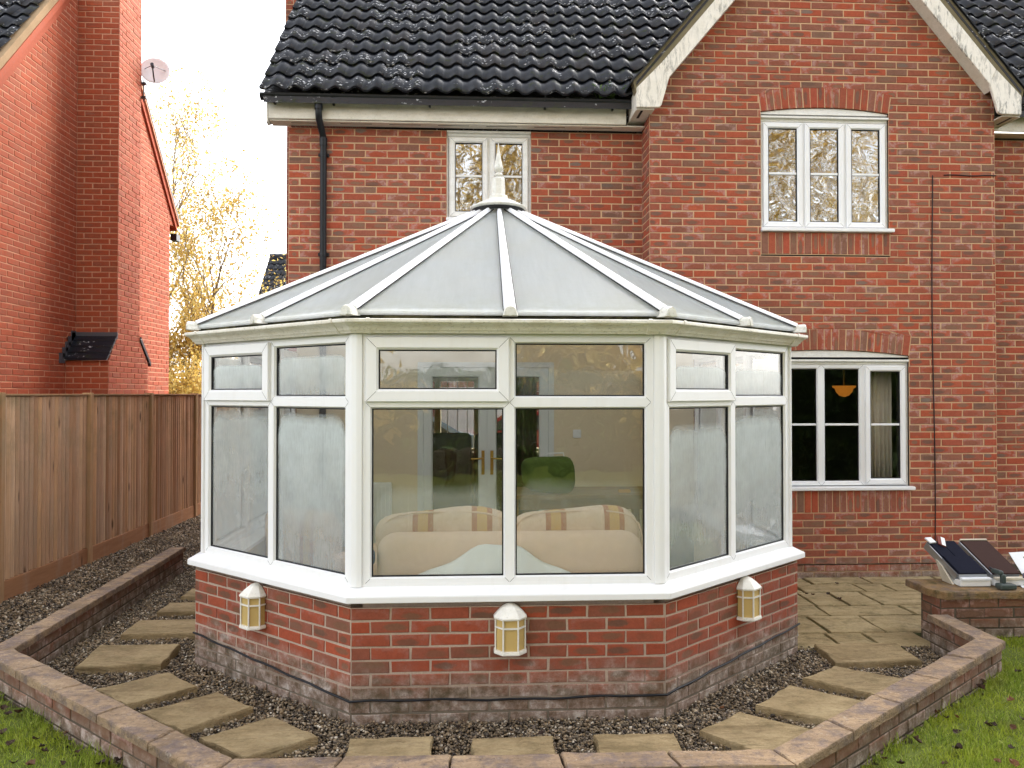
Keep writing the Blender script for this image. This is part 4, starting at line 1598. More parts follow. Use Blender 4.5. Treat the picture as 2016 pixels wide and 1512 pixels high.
def rafter(a, foot):
    d = (foot - a).normalized()
    side = d.cross(Vector((0, 0, 1))).normalized()
    up = side.cross(d).normalized()
    st = a + d * 0.16
    en = foot - d * 0.02
    b = MB()
    sec = [(-0.036, 0.002), (-0.036, 0.010), (-0.028, 0.026), (-0.014, 0.034), (0.014, 0.034), (0.028, 0.026), (0.036, 0.010), (0.036, 0.002)]
    vs = []
    for q in (st, en):
        for s_, u in sec:
            k = 0.55 if q is st else 1.0
            vs.append(q + side * s_ * k + up * u)
    n = len(sec)
    fs = [(j, (j + 1) % n, n + (j + 1) % n, n + j) for j in range(n)] + [tuple(range(n)), tuple(reversed(range(n, 2 * n)))]
    b.add(vs, fs)
    o = b.build("rafter", M_RAFTER, cons)
    g = MB()                                        # black rubber edges
    for s_ in (-0.0385, 0.0385):
        k = 0.55
        g.hexa([st + side * (s_ * k - .0025) + up * .001, st + side * (s_ * k + .0025) + up * .001, en + side * (s_ + .0025) + up * .001, en + side * (s_ - .0025) + up * .001,
                st + side * (s_ * k - .0025) + up * .008, st + side * (s_ * k + .0025) + up * .008, en + side * (s_ + .0025) + up * .008, en + side * (s_ - .0025) + up * .008])
    g.build("rubber_edge", M_RUBBER, o)
    c = MB()                                        # rounded end cap (bolster)
    hd = Vector((d.x, d.y, 0)).normalized()
    q = foot + hd * 0.012 - Vector((0, 0, 0.006))
    ring_ = []
    for k in range(11):
        w = math.pi * k / 10
        ring_.append((math.cos(w) * 0.037, math.sin(w) * 0.037 + 0.004))
    ring_ += [(-0.045, -0.020), (0.045, -0.020)]
    vs = []
    for off, sc in ((-0.05, 0.92), (0.030, 1.0), (0.040, 0.86)):
        for x, z in ring_:
            vs.append(q + hd * off + side * x * sc + Vector((0, 0, z * sc)))
    m_ = len(ring_)
    fs = [tuple(range(m_))] + [tuple(reversed(range(2 * m_, 3 * m_)))]
    for r_ in (0, m_):
        fs += [(r_ + j, r_ + (j + 1) % m_, r_ + m_ + (j + 1) % m_, r_ + m_ + j) for j in range(m_)]
    c.add(vs, fs)
    c.build("end_cap", M_FINIAL, o)
    c = MB()
    c.tube([q + hd * 0.038, q + hd * 0.044], 0.021, 14)
    c.build("rosette", M_FINIAL, o)


for a, c in zip(feet[:-1], feet[1:]):
    panel([APEX, a, c])
for side_i, (f0, f1) in ((0, (E3[0], E3[1])), (1, (E3[4], E3[5]))):
    n = 3
    pts = [lerp(f0, f1, k / n) for k in range(n + 1)]
    corner = E3[1] if side_i == 0 else E3[4]
    far = E3[0] if side_i == 0 else E3[5]
    for k in range(n):
        p0, p1 = lerp(corner, far, k / n), lerp(corner, far, (k + 1) / n)
        r0, r1 = lerp(APEX, RIDGE, k / n), lerp(APEX, RIDGE, (k + 1) / n)
        panel([r0, p0, p1, r1] if side_i == 0 else [r0, r1, p1, p0])
        if k > 0:
            rafter(r0, p0)
for f_ in feet:
    rafter(APEX, f_)
b = MB()                                            # mossy eaves flashing between gutter and panels
b.sweep(EP, [(-0.030, -0.055), (-0.024, 0.002), (-0.050, 0.002), (-0.06, -0.055)], ZE - 0.02)
b.build("eaves_flashing", m_stone("eaves_moss", (0.012, 0.012, 0.010), (0.03, 0.03, 0.015), (0.24, 0.22, 0.12), moss=0.6), cons)
b = MB()
b.sweep(EP, [(-0.014, 0.008), (-0.014, 0.014), (-0.032, 0.018), (-0.032, 0.008)], ZE - 0.014)
b.build("panel_closer", M_UPVC, cons)
b = MB()                                            # ridge
b.hexa([APEX + Vector((-.09, .1, -.02)), APEX + Vector((.09, .1, -.02)), RIDGE + Vector((.09, 0, -.02)), RIDGE + Vector((-.09, 0, -.02)),
        APEX + Vector((-.035, .1, .035)), APEX + Vector((.035, .1, .035)), RIDGE + Vector((.035, 0, .035)), RIDGE + Vector((-.035, 0, .035))])
b.build("ridge_capping", M_RAFTER, cons)
ac = APEX + Vector((0, 0, -0.050))
b = MB()
b.lathe(ac, [(0.0, 0.0), (0.222, 0.0), (0.236, 0.010), (0.236, 0.022), (0.215, 0.030), (0.140, 0.070), (0.110, 0.082), (0.090, 0.090), (0.0, 0.092)], 32)
crown_o = b.build("roof_crown", M_FINIAL, cons)
b = MB()
b.lathe(ac, [(0.214, -0.03), (0.220, 0.002)], 32)
b.build("crown_seal", M_RUBBER, crown_o)
b = MB()
sq = lambda r, z: [(r * math.cos(math.pi / 4 + k * math.pi / 2), r * math.sin(math.pi / 4 + k * math.pi / 2), z) for k in range(4)]
lev = [(0.088, 0.088), (0.080, 0.118), (0.062, 0.128), (0.060, 0.135), (0.056, 0.262), (0.040, 0.274)]
vs, fs = [], []
for r_, z in lev:
    vs += [ac + Vector((r_ * math.cos(w), r_ * math.sin(w), z)) for w in [math.pi / 8 + k * math.pi / 4 for k in range(8)]]
for k in range(len(lev) - 1):
    fs += [(k * 8 + j, k * 8 + (j + 1) % 8, k * 8 + 8 + (j + 1) % 8, k * 8 + 8 + j) for j in range(8)]
b.add(vs, fs)
b.lathe(ac, [(0.036, 0.270), (0.026, 0.282), (0.036, 0.290), (0.038, 0.300), (0.030, 0.308), (0.018, 0.314), (0.024, 0.322), (0.037, 0.340), (0.040, 0.356), (0.034, 0.380),
             (0.024, 0.420), (0.015, 0.470), (0.007, 0.525), (0.003, 0.560), (0.0, 0.565)], 16)
b.build("finial", M_FINIAL, crown_o)

# indoor face of the house wall, floor, door
b = MB()
PY = YM - 0.004
b.wbox(-1.80, DOOR["x0"], PY - 0.012, PY, 0.0, 2.36)
b.wbox(DOOR["x1"], GX0 - 0.001, PY - 0.012, PY, 0.0, 2.36)
b.wbox(DOOR["x0"] + .0005, DOOR["x1"] - .0005, PY - 0.012, PY, DOOR["z1"], 2.36)
b.prism([(-1.80, PY - .012, 2.361), (1.799, PY - .012, 2.361), (1.3, PY - .012, 2.74), (CX_, PY - .012, 3.36), (-0.9, PY - .012, 2.74)], (0, -0.012, 0))
b.wbox(GX0 - 0.016, GX0 - 0.006, YG - 0.01, PY - 0.013, 0.0, 2.36)
b.wbox(GX0 - 0.012, 2.24, YG - 0.022, YG - 0.010, 0.0, 2.36)
b.build("plastered_wall", M_PLASTER, cons)
b = MB()
b.prism([Vector((q[0], q[1], 0.05)) for q in offset_line(PLAN, -0.22)], (0, 0, 0.2))
b.build("floor", M_FLOOR, cons)
b = MB()                                            # inner lining of the dwarf wall and window board
b.sweep(PLAN, [(-0.235, 0.06), (-0.235, ZW + 0.02), (-0.255, ZW + 0.02), (-0.255, 0.06)], 0.0)
b.build("inner_lining", M_PLASTER, cons)
b = MB()
b.sweep(PLAN, [(-0.14, ZW + 0.03), (-0.14, ZW + 0.055), (-0.285, ZW + 0.055), (-0.285, ZW + 0.03)], 0.0)
b.build("window_board", M_UPVC, cons)

# french doors
DF = Frame((0, YM + 0.03, 0), (1, 0, 0), (0, -1, 0))
fd = thing("french_doors", "pair of grey-white glazed french doors with brass handles inside the conservatory", "door", (0.15, YM, 0.03))
b = MB()
b.ring(DF, DOOR["x0"], DOOR["x1"], -0.06, DOOR["z1"], [(0.0, -0.05), (0.0, 0.05), (0.055, 0.05), (0.065, 0.03), (0.065, -0.05)])
b.build("door_frame", M_DOOR, fd)
mid = 0.163
for x0, x1, hx, sg in ((DOOR["x0"] + 0.06, mid, mid - 0.045, -1), (mid + 0.001, DOOR["x1"] - 0.06, mid + 0.047, 1)):
    b = MB()
    b.ring(DF, x0, x1, 0.02, DOOR["z1"] - 0.06, [(0.0, -0.02), (0.0, 0.045), (0.083, 0.045), (0.094, 0.03), (0.094, 0.0)])
    lf = b.build("door_leaf", M_DOOR, fd)
    pane_mesh(lf, DF, x0 + 0.09, x1 - 0.09, 0.10, DOOR["z1"] - 0.15, 0.015, M_GLASS)
    b = MB()
    b.box(DF, hx - 0.016, hx + 0.016, 0.046, 0.056, 1.02, 1.27)
    b.tube([DF.p(hx, 0.055, 1.19), DF.p(hx, 0.095, 1.19), DF.p(hx + sg * 0.02, 0.10, 1.19), DF.p(hx + sg * 0.125, 0.10, 1.185)], 0.009, 8)
    b.build("door_handle", M_BRASS, lf)

# three half-lantern wall lights
def wall_light(label, fr, x, z):
    """fr: wall frame; x, z: centre and top."""
    base = fr.p(x, 0, z - 0.27)
    t = thing("wall_light", label, "wall light", base, "half-lantern wall lights on the dwarf wall")
    w = 0.088
    def hexa_ring(s, out0=0.0):
        return [(-w * s, out0), (-w * s, 0.045 * s), (-w * 0.5 * s, 0.098 * s), (w * 0.5 * s, 0.098 * s), (w * s, 0.045 * s), (w * s, out0)]
    def loft(levels, name, mat, cap=True):
        vs, fs = [], []
        n = 6
        for s, zz in levels:
            vs += [fr.p(x + a, max(o, 0.003), z - 0.27 + zz) for a, o in hexa_ring(s)]
        for k in range(len(levels) - 1):
            fs += [(k * n + j, k * n + j + 1, k * n + n + j + 1, k * n + n + j) for j in range(n - 1)]
        if cap:
            fs += [tuple(reversed(range(n))), tuple(range((len(levels) - 1) * n, len(levels) * n))]
        mb = MB()
        mb.add(vs, fs)
        return mb.build(name, mat, t)
    loft([(0.90, 0.02), (0.90, 0.20)], "lamp_glass", M_AMBER)
    loft([(1.04, 0.0), (1.06, 0.006), (1.04, 0.020), (0.92, 0.021)], "lamp_base", M_LAMPWHITE)
    loft([(0.92, 0.194), (1.05, 0.196), (1.07, 0.206), (1.0, 0.214), (0.78, 0.236), (0.50, 0.258), (0.24, 0.270), (0.05, 0.274)], "lamp_roof", M_LAMPWHITE)
    cg_ = MB()
    for zz in (0.150,):
        vs = []
        for s, q in ((0.93, zz - .004), (1.0, zz - .005), (1.0, zz + .005), (0.93, zz + .004)):
            vs += [fr.p(x + a, max(o, 0.003), z - 0.27 + q) for a, o in hexa_ring(s)]
        fs = []
        for k in range(3):
            fs += [(k * 6 + j, k * 6 + j + 1, k * 6 + 6 + j + 1, k * 6 + 6 + j) for j in range(5)]
        cg_.add(vs, fs)
    for a, o in [hexa_ring(0.955)[k] for k in (1, 2, 3, 4)]:
        cg_.tube([fr.p(x + a, o, z - 0.255), fr.p(x + a, o, z - 0.07)], 0.0055, 6)
    cg_.build("lamp_cage", M_LAMPWHITE, t)
    return t


pf = facets(PLAN)
wall_light("white half-lantern wall light with amber panels on the front of the dwarf wall", pf[2][0], 0.905, 0.66)
wall_light("white half-lantern wall light on the dwarf wall facet nearest the timber fence", pf[1][0], 0.735, 0.655)
wall_light("white half-lantern wall light on the dwarf wall facet nearest the patio", pf[3][0], 0.865, 0.665)

# black cable round the foot of the dwarf wall
b = MB()
cp = offset_line(PLAN[1:5], 0.010)
pts = []
for k in range(3):
    for j in range(14):
        t_ = j / 14
        z_ = [0.205 - 0.085 * t_, 0.118 + 0.004 * math.sin(t_ * 9), 0.122 + 0.075 * t_][k]
        q = lerp((*cp[k], 0), (*cp[k + 1], 0), t_)
        pts.append((q.x, q.y, z_ + 0.004 * math.sin(j * 1.9)))
pts.append((*cp[3], 0.20))
b.tube(pts, 0.0065, 6)
o = b.build("garden_cable", M_BLACK)
tag(o, "black cable clipped round the foot of the conservatory's brick wall", "cable")

# thin leaning metal bar at the patio corner of the conservatory
b = MB()
b.tube([(2.50, 5.86, 0.0), (2.452, 6.1, 0.28), (2.425, 6.22, 0.40)], 0.016, 10)
b.tube([(2.502, 5.85, -0.012), (2.500, 5.862, 0.03)], 0.022, 10)
o = b.build("metal_bar", M_METAL)
tag(o, "short grey metal bar leaning by the patio corner of the conservatory", "bar")
# ------------------------------------------------------------------ furniture seen through the glass
sofa = thing("sofa", "beige linen two-seat sofa with its back to the conservatory window", "sofa", (0.25, 5.2, 0.05))
rounded_box("backrest", (0.25, 4.93, 0.58), (1.70, 0.26, 0.80), 0.13, M_LINEN, sofa, 5)
rounded_box("seat", (0.25, 5.35, 0.33), (1.66, 0.80, 0.36), 0.08, M_LINEN, sofa)
for x in (-0.66, 1.16):
    rounded_box("armrest", (x, 5.30, 0.40), (0.22, 0.92, 0.62), 0.10, M_LINEN, sofa, 4)
for x, lab in ((-0.17, 1), (0.70, 2)):
    cu = rounded_box("back_cushion", (x, 5.13, 0.83), (0.86, 0.24, 0.52), 0.1, M_STRIPE, sofa, sub=9, wob=0.05)
    b = MB()
    pts = []
    for k in range(41):
        w = 2 * math.pi * k / 40
        cx_, cz_ = math.cos(w), math.sin(w)
        q = 1.0 / (abs(cx_) ** 4 + abs(cz_) ** 4) ** 0.25
        pts.append((x + cx_ * q * 0.425, 5.045, 0.83 + cz_ * q * 0.257))
    b.tube(pts, 0.007, 6, caps=False)
    b.build("piping", M_LINEN, cu)
# white sheet hanging over the back of the sofa
bm = bmesh.new()
NX, NZ = 26, 12
grid = []
for i in range(NX + 1):
    x = -0.36 + 1.16 * i / NX
    t_ = (x - 0.15) / 0.56
    top = 0.66 + 0.26 * math.exp(-(t_ * 1.2) ** 2) + 0.016 * math.sin(x * 9) + 0.010 * math.sin(x * 23 + 1)
    col_ = []
    for k in range(NZ + 1):
        u = k / NZ
        z = 0.56 + (top - 0.56) * u
        y = 4.775 - 0.055 * math.sin(math.pi * min(1, 1.15 * (1 - u))) - 0.020 * math.sin(x * 15 + u * 5) * (1 - u * .6) - 0.010 * math.sin(x * 31 - u * 4)
        col_.append(bm.verts.new((x, y, z)))
    grid.append(col_)
for i in range(NX):
    for k in range(NZ):
        bm.faces.new((grid[i][k], grid[i + 1][k], grid[i + 1][k + 1], grid[i][k + 1])).smooth = True
me = bpy.data.meshes.new("dust_sheet")
bm.to_mesh(me)
bm.free()
me.materials.append(M_SHEET)
o = place("dust_sheet", me)
md = o.modifiers.new("thick", 'SOLIDIFY')
md.thickness = 0.012
tag(o, "rumpled white sheet bundled against the back of the beige sofa", "sheet")
o = rounded_box("blue_cloth", (-0.70, 4.86, 0.84), (0.16, 0.13, 0.10), 0.04, M_BLUE, None, sub=5, wob=0.05)
tag(o, "small crumpled blue cloth beside the arm of the beige sofa", "cloth")

def armchair(label, loc, rotz, mats):
    t = thing("armchair", label, "armchair", (0, 0, 0))
    rounded_box("seat", (0, 0, 0.30), (0.62, 0.62, 0.30), 0.07, mats[0], t)
    rounded_box("backrest", (0, 0.30, 0.58), (0.66, 0.20, 0.66), 0.09, mats[1], t, 4)
    for x in (-0.38, 0.38):
        rounded_box("armrest", (x, 0.02, 0.36), (0.17, 0.70, 0.48), 0.08, mats[0], t, 4)
    rounded_box("cushion", (0, 0.14, 0.62), (0.50, 0.16, 0.44), 0.05, M_STRIPE, t, sub=5, wob=0.02)
    t.location = loc
    t.rotation_euler = (0, 0, rotz)
    return t


armchair("striped armchair seen through the misted glass nearest the fence", (-1.18, 6.35, 0.05), R(150), (M_LINEN, M_STRIPE))

desk = thing("desk", "plain wooden desk against the cream wall behind the sofa", "desk", (1.2, 7.3, 0.05))
b = MB()
b.wbox(0.32, 1.70, 6.95, 7.60, 0.90, 0.94)
b.build("desk_top", M_OAK, desk, bevel=0.004)
for x, y in ((0.36, 7.0), (1.58, 7.0), (0.36, 7.5), (1.58, 7.5)):
    b = MB()
    b.wbox(x, x + 0.07, y, y + 0.07, 0.05, 0.899)
    b.build("leg", M_OAK, desk)
b = MB()
b.wbox(0.44, 1.57, 7.02, 7.04, 0.80, 0.898)
b.build("apron", M_OAK, desk)
bag = thing("storage_bag", "bulky green fabric bag resting on the wooden desk", "bag", (0.78, 7.2, 0.94))
rounded_box("body", (0.735, 7.2, 1.095), (0.50, 0.34, 0.33), 0.1, M_GREEN_BAG, bag, sub=7, wob=0.04)
b = MB()
b.tube([(0.70, 7.2, 1.24), (0.71, 7.2, 1.30), (0.86, 7.2, 1.305), (0.87, 7.2, 1.24)], 0.007, 6)
b.build("handle", M_WHITE, bag)
b = MB()
b.wbox(1.37, 1.48, 7.1, 7.16, 0.941, 0.965)
o = b.build("pencil_box", m_plain("orange_plastic", (0.55, 0.26, 0.04)), None, bevel=0.004)
tag(o, "small orange box lying at the end of the wooden desk", "box")
b = MB()
b.box(Frame((0, PY - 0.012, 0), (1, 0, 0), (0, -1, 0)), 1.06, 1.145, 0.001, 0.012, 1.40, 1.485)
o = b.build("light_switch", M_WHITE, None, bevel=0.003)
tag(o, "square white light switch on the cream wall beside the french doors", "light switch")
rad = thing("radiator", "white panel radiator on the cream wall left of the french doors", "radiator", (-1.1, PY, 0.3))
b = MB()
b.wbox(-1.62, -0.82, PY - 0.10, PY - 0.03, 0.30, 0.95)
b.build("panel", M_WHITE, rad, bevel=0.008)
for k in range(20):
    x = -1.60 + k * 0.039
    b = MB()
    b.wbox(x, x + 0.020, PY - 0.112, PY - 0.099, 0.34, 0.91)
    b.build("fin", M_WHITE, rad)
chr_ = thing("dining_chair", "dark chair standing behind the misted glass nearest the patio", "chair", (1.52, 5.65, 0.05))
rounded_box("backrest", (1.50, 5.55, 0.78), (0.07, 0.40, 0.46), 0.03, M_BROWN, chr_, rot=Matrix.Rotation(R(12), 4, 'Z'))
rounded_box("seat", (1.28, 5.55, 0.50), (0.42, 0.42, 0.07), 0.03, M_BROWN, chr_)
for dx, dy in ((-.18, -.18), (.18, -.18), (-.18, .18), (.18, .18)):
    b = MB()
    b.tube([(1.28 + dx, 5.55 + dy, 0.05), (1.28 + dx, 5.55 + dy, 0.47)], 0.016, 8)
    b.build("leg", M_BROWN, chr_)

# lounge beyond the french doors
for k, (x, lab) in enumerate(((-0.27, "dark brown high-backed chair behind the leaf of the french doors nearest the radiator"), (0.30, "dark brown high-backed chair behind the middle of the french doors"))):
    t = thing("lounge_chair", lab, "chair", (x, 9.1, 0.02))
    rounded_box("backrest", (x, 8.95, 0.95), (0.54, 0.16, 0.92), 0.07, M_BROWN, t, 4)
    rounded_box("seat", (x, 9.25, 0.35), (0.54, 0.6, 0.24), 0.06, M_BROWN, t)
    for dx in (-0.29, 0.29):
        rounded_box("armrest", (x + dx, 9.2, 0.42), (0.09, 0.62, 0.36), 0.04, M_BROWN, t)
lw = thing("street_window", "cream framed window with thin bars at the far end of the lounge", "window", (0.1, 14.2, 0.8))
LF = Frame((0, 14.22, 0), (1, 0, 0), (0, -1, 0))
b = MB()
for k in range(4):
    x0 = -1.35 + 2.9 / 4 * k
    b.ring(LF, x0, x0 + 2.9 / 4, 0.80, 2.15, [(0.0, -0.05), (0.0, 0.03), (0.055, 0.03), (0.06, -0.05)])
b.build("frame", M_CREAM_WOOD, lw)
for k in range(4):
    x0 = -1.35 + 2.9 / 4 * k
    for j in (1, 2, 3):
        b = MB()
        x = x0 + 2.9 / 16 * j
        b.box(LF, x - 0.007, x + 0.007, -0.02, -0.005, 0.855, 2.095)
        b.build("glazing_bar", M_WHITE, lw)
    b = MB()
    b.box(LF, x0 + 0.06, x0 + 2.9 / 4 - 0.06, -0.022, -0.006, 1.90, 1.915)
    b.build("glazing_bar", M_WHITE, lw)
    pane_mesh(lw, LF, x0 + 0.055, x0 + 2.9 / 4 - 0.055, 0.855, 2.095, -0.03, M_GLASS)
b = MB()
b.wbox(-1.4, 1.6, 14.0, 14.2, 0.74, 0.80)
b.build("window_board", M_CREAM_WOOD, lw)


def curtain(name, label, x0, x1, y, z0, z1, mat, folds):
    n = folds * 8
    vs, fs = [], []
    for i in range(n + 1):
        t_ = i / n
        x = x0 + (x1 - x0) * t_
        w = 0.030 * math.sin(t_ * folds * 2 * math.pi) + 0.010 * math.sin(t_ * folds * 4.4 + 1)
        vs += [(x, y + w, z0), (x, y + w * 0.8, (z0 + z1) / 2), (x, y + w * 0.6, z1)]
    for i in range(n):
        for k in range(2):
            fs.append((i * 3 + k, i * 3 + 3 + k, i * 3 + 4 + k, i * 3 + 1 + k))
    b = MB()
    b.add(vs, fs, 0.0, True)
    o = b.build(name, mat)
    md = o.modifiers.new("thick", 'SOLIDIFY')
    md.thickness = 0.004
    tag(o, label, "curtain")
    return o


curtain("lounge_curtain", "dark brown curtain hanging behind the right leaf of the french doors", 0.46, 0.72, 8.55, 0.05, 2.3, M_CURTAIN_DARK, 4)
curtain("window_curtain", "pale beige gathered curtain behind the casement of the lower house window", 4.20, 4.47, 7.975, 0.80, 2.30, M_CURTAIN, 6)
pl = thing("pendant_lamp", "lit amber glass pendant lamp inside the lower house window", "pendant lamp", (4.31, 8.7, 1.8))
b = MB()
b.lathe((4.31, 8.7, 1.955), [(0.0, -0.13), (0.05, -0.115), (0.09, -0.07), (0.10, -0.035), (0.125, -0.02), (0.128, 0.0), (0.11, 0.0), (0.08, -0.05), (0.0, -0.10)], 24)
b.build("shade", m_emit("amber_glow", (0.80, 0.27, 0.03), 0.075), pl)
b = MB()
b.tube([(4.31, 8.7, 1.86), (4.31, 8.7, 2.42)], 0.012, 8)
b.build("stem", M_BRASS, pl)

# two cars parked in the street, seen through the house
def car(label, loc, paint):
    t = thing("parked_car", label, "car", (0, 0, 0), "cars parked in the street")
    side = [(-2.1, 0.32), (-2.12, 0.62), (-1.95, 0.84), (-1.25, 0.93), (-0.55, 1.38), (0.75, 1.42), (1.45, 1.0), (1.95, 0.92), (2.1, 0.70), (2.1, 0.32)]
    vs, fs = [], []
    ring_y = [(-0.84, 0.0), (-0.86, 0.0), (-0.72, 1.0)]
    n = len(side)
    for y, s_ in ((-0.85, 1), (0.85, 1)):
        for x, z in side:
            k = 0.0 if z < 1.05 else 0.16
            vs.append((x, y - math.copysign(k, y), z))
    fs = [tuple(range(n)), tuple(reversed(range(n, 2 * n)))] + [(i, n + i, n + (i + 1) % n, (i + 1) % n) for i in range(n)]
    b = MB()
    b.add(vs, fs)
    b.build("body", paint, t, bevel=0.03)
    for y in (-0.80, 0.80):
        b = MB()
        poly = [(-1.05, 0.97), (-0.5, 1.32), (0.68, 1.35), (1.22, 1.0)]
        P = [Vector((x, y + math.copysign(0.062 - 0.165 * (z - 0.95) / 0.4, y), z)) for x, z in poly]
        b.prism(P, (0, math.copysign(0.02, -y), 0))
        b.build("side_window", M_CAR_GLASS, t)
    for x in (-1.3, 1.3):
        for y in (-0.80, 0.80):
            b = MB()
            b.tube([(x, y - 0.1, 0.31), (x, y + 0.1, 0.31)], 0.31, 18)
            w = b.build("wheel", M_RUBBER, t)
            b = MB()
            b.tube([(x, y - 0.105, 0.31), (x, y + 0.105, 0.31)], 0.19, 14)
            b.build("rim", M_METAL, w)
    b = MB()
    b.wbox(-0.95, -0.80, -1.02, -0.87, 0.96, 1.08)
    b.wbox(-0.95, -0.80, 0.87, 1.02, 0.96, 1.08)
    b.build("mirror", paint, t, bevel=0.02)
    t.location = loc
    return t


car("dark red car parked in the street beyond the lounge window", (1.35, 19.6, 0.0), M_CAR_RED)
car("pale blue car parked in the street beyond the lounge window", (-1.75, 17.4, 0.0), M_CAR_BLUE).rotation_euler = (0, 0, R(8))
# ------------------------------------------------------------------ neighbouring house
NX_, CXF = -5.31, -4.76
nb = thing("neighbour_house", "bright orange-red brick house with a tall external chimney beyond the fence", "house", (NX_, 10.9, 0))
nbw = Brickwork(M_BRICK_NB, 21)
nm = MB()
NF = Frame((NX_, 0, 0), (0, 1, 0), (1, 0, 0))
CS = Frame((CXF, 0, 0), (0, 1, 0), (1, 0, 0))
CY0, CY1, LY0, LY1, SZ0, SZ1 = 10.60, 11.30, 10.35, 11.60, 2.28, 2.62


def nb_spans(z):
    a = 8.40 if z < 4.75 else 8.96 + (z - 5.41) / 1.17
    b = 13.80 if z < 4.85 else 12.70 - (z - 6.37) / 1.17
    if b - a < 0.05:
        return []
    return cut([(a, b)], (CY0 if z > SZ1 else LY0) + 0.03, (CY1 if z > SZ1 else LY1) - 0.03)


def breast(z):
    if z >= SZ1:
        return [(CY0, CY1)]
    if z <= SZ0:
        return [(LY0, LY1)]
    t_ = (z - SZ0) / (SZ1 - SZ0)
    return [(LY0 + (CY0 - LY0) * t_, LY1 + (CY1 - LY1) * t_)]


nbw.wall(NF, -0.1, 110, nb_spans, nm, x_org=8.4)
nbw.wall(CS, -0.1, 126, breast, nm, x_org=10.35)
nbw.wall(Frame((NX_, CY0, 0), (1, 0, 0), (0, -1, 0)), SZ1 - 0.02, 90, lambda z: [(0.0, CXF - NX_)], nm, x_org=0.1)
nbw.wall(Frame((NX_, LY0, 0), (1, 0, 0), (0, -1, 0)), -0.1, 32, lambda z: [(0.0, CXF - NX_)], nm, x_org=0.1)
nwo = nm.build("wall", M_MORTAR_NB, nb, recalc=False)
nbw.finish(nwo, 300, hidden=lambda c: c[1] > 768 or c[0] > 345)
b = MB()
b.wbox(NX_ - 5.5, NX_ - 0.02, 8.42, 13.78, -0.1, 4.8)
b.prism([(NX_ - .02, 8.42, 4.801), (NX_ - .02, 13.78, 4.801), (NX_ - .02, 11.22, 7.95)], (5.4, 0, 0))
b.wbox(NX_ + 0.01, CXF - 0.02, CY0 + 0.02, CY1, SZ1, 9.3)
b.wbox(NX_ + 0.01, CXF - 0.02, LY0 + 0.02, LY1, -0.1, SZ0)
b.build("core", M_BRICK_FLAT, nb)
# black tiled shoulder with lead flashing
b = MB()
for k in range(4):
    t0, t1 = k / 4, (k + 1.25) / 4
    y0, y1 = LY0 - 0.05 + (CY0 - LY0 + 0.05) * t0, LY0 - 0.05 + (CY0 - LY0 + 0.05) * t1
    z0, z1 = SZ0 - 0.01 + (SZ1 - SZ0) * t0, SZ0 - 0.01 + (SZ1 - SZ0) * t1
    b.hexa([(NX_ + .005, y0, z0 + .03), (CXF - .004 + .006, y0, z0 + .03), (CXF + .002, y1, z1 + .006), (NX_ + .005, y1, z1 + .006),
            (NX_ + .005, y0, z0 + .06), (CXF + .002, y0, z0 + .06), (CXF + .002, y1, z1 + .036), (NX_ + .005, y1, z1 + .036)], 0.2 + 0.15 * k)
b.build("shoulder_tile", M_TILE, nb)
b = MB()
for k in range(5):
    y = LY0 - 0.16 + k * 0.075
    z = SZ0 - 0.02 + k * 0.078
    b.wbox(NX_ + 0.001, NX_ + 0.012, y, y + 0.13 + (0.12 if k > 2 else 0), z, z + 0.13)
b.wbox(NX_ + 0.012, CXF + 0.006, CY0 - 0.015, CY0 - 0.001, SZ1 - 0.02, SZ1 + 0.07)
b.wbox(NX_ + 0.001, NX_ + 0.012, CY0 - 0.12, CY0 - 0.01, SZ1 - 0.05, SZ1 + 0.06)
b.build("lead_flashing", M_LEAD, nb)
b = MB()
b.hexa([(NX_ + .3, LY1 + .06, SZ0 - .01), (CXF + .012, LY1 + .06, SZ0 - .01), (CXF + .012, CY1 - .01, SZ1 + .02), (NX_ + .3, CY1 - .01, SZ1 + .02),
        (NX_ + .3, LY1 + .08, SZ0 + .03), (CXF + .012, LY1 + .08, SZ0 + .03), (CXF + .012, CY1 + .02, SZ1 + .06), (NX_ + .3, CY1 + .02, SZ1 + .06)], 0.3)
b.build("shoulder_tile", M_TILE, nb)
# verge: corbelled brick bands, mortar bedding, roof
zl = lambda y: 5.41 + 1.17 * (y - 8.96)
zr = lambda y: 6.37 - 1.17 * (y - 12.70)
def slope_strip(y0, y1, fn, lo, hi, x0, x1, name, mat):
    b = MB()
    b.hexa([(x0, y0, fn(y0) + lo), (x0, y1, fn(y1) + lo), (x0, y1, fn(y1) + hi), (x0, y0, fn(y0) + hi),
            (x1, y0, fn(y0) + lo), (x1, y1, fn(y1) + lo), (x1, y1, fn(y1) + hi), (x1, y0, fn(y0) + hi)])
    return b.build(name, mat, nb)


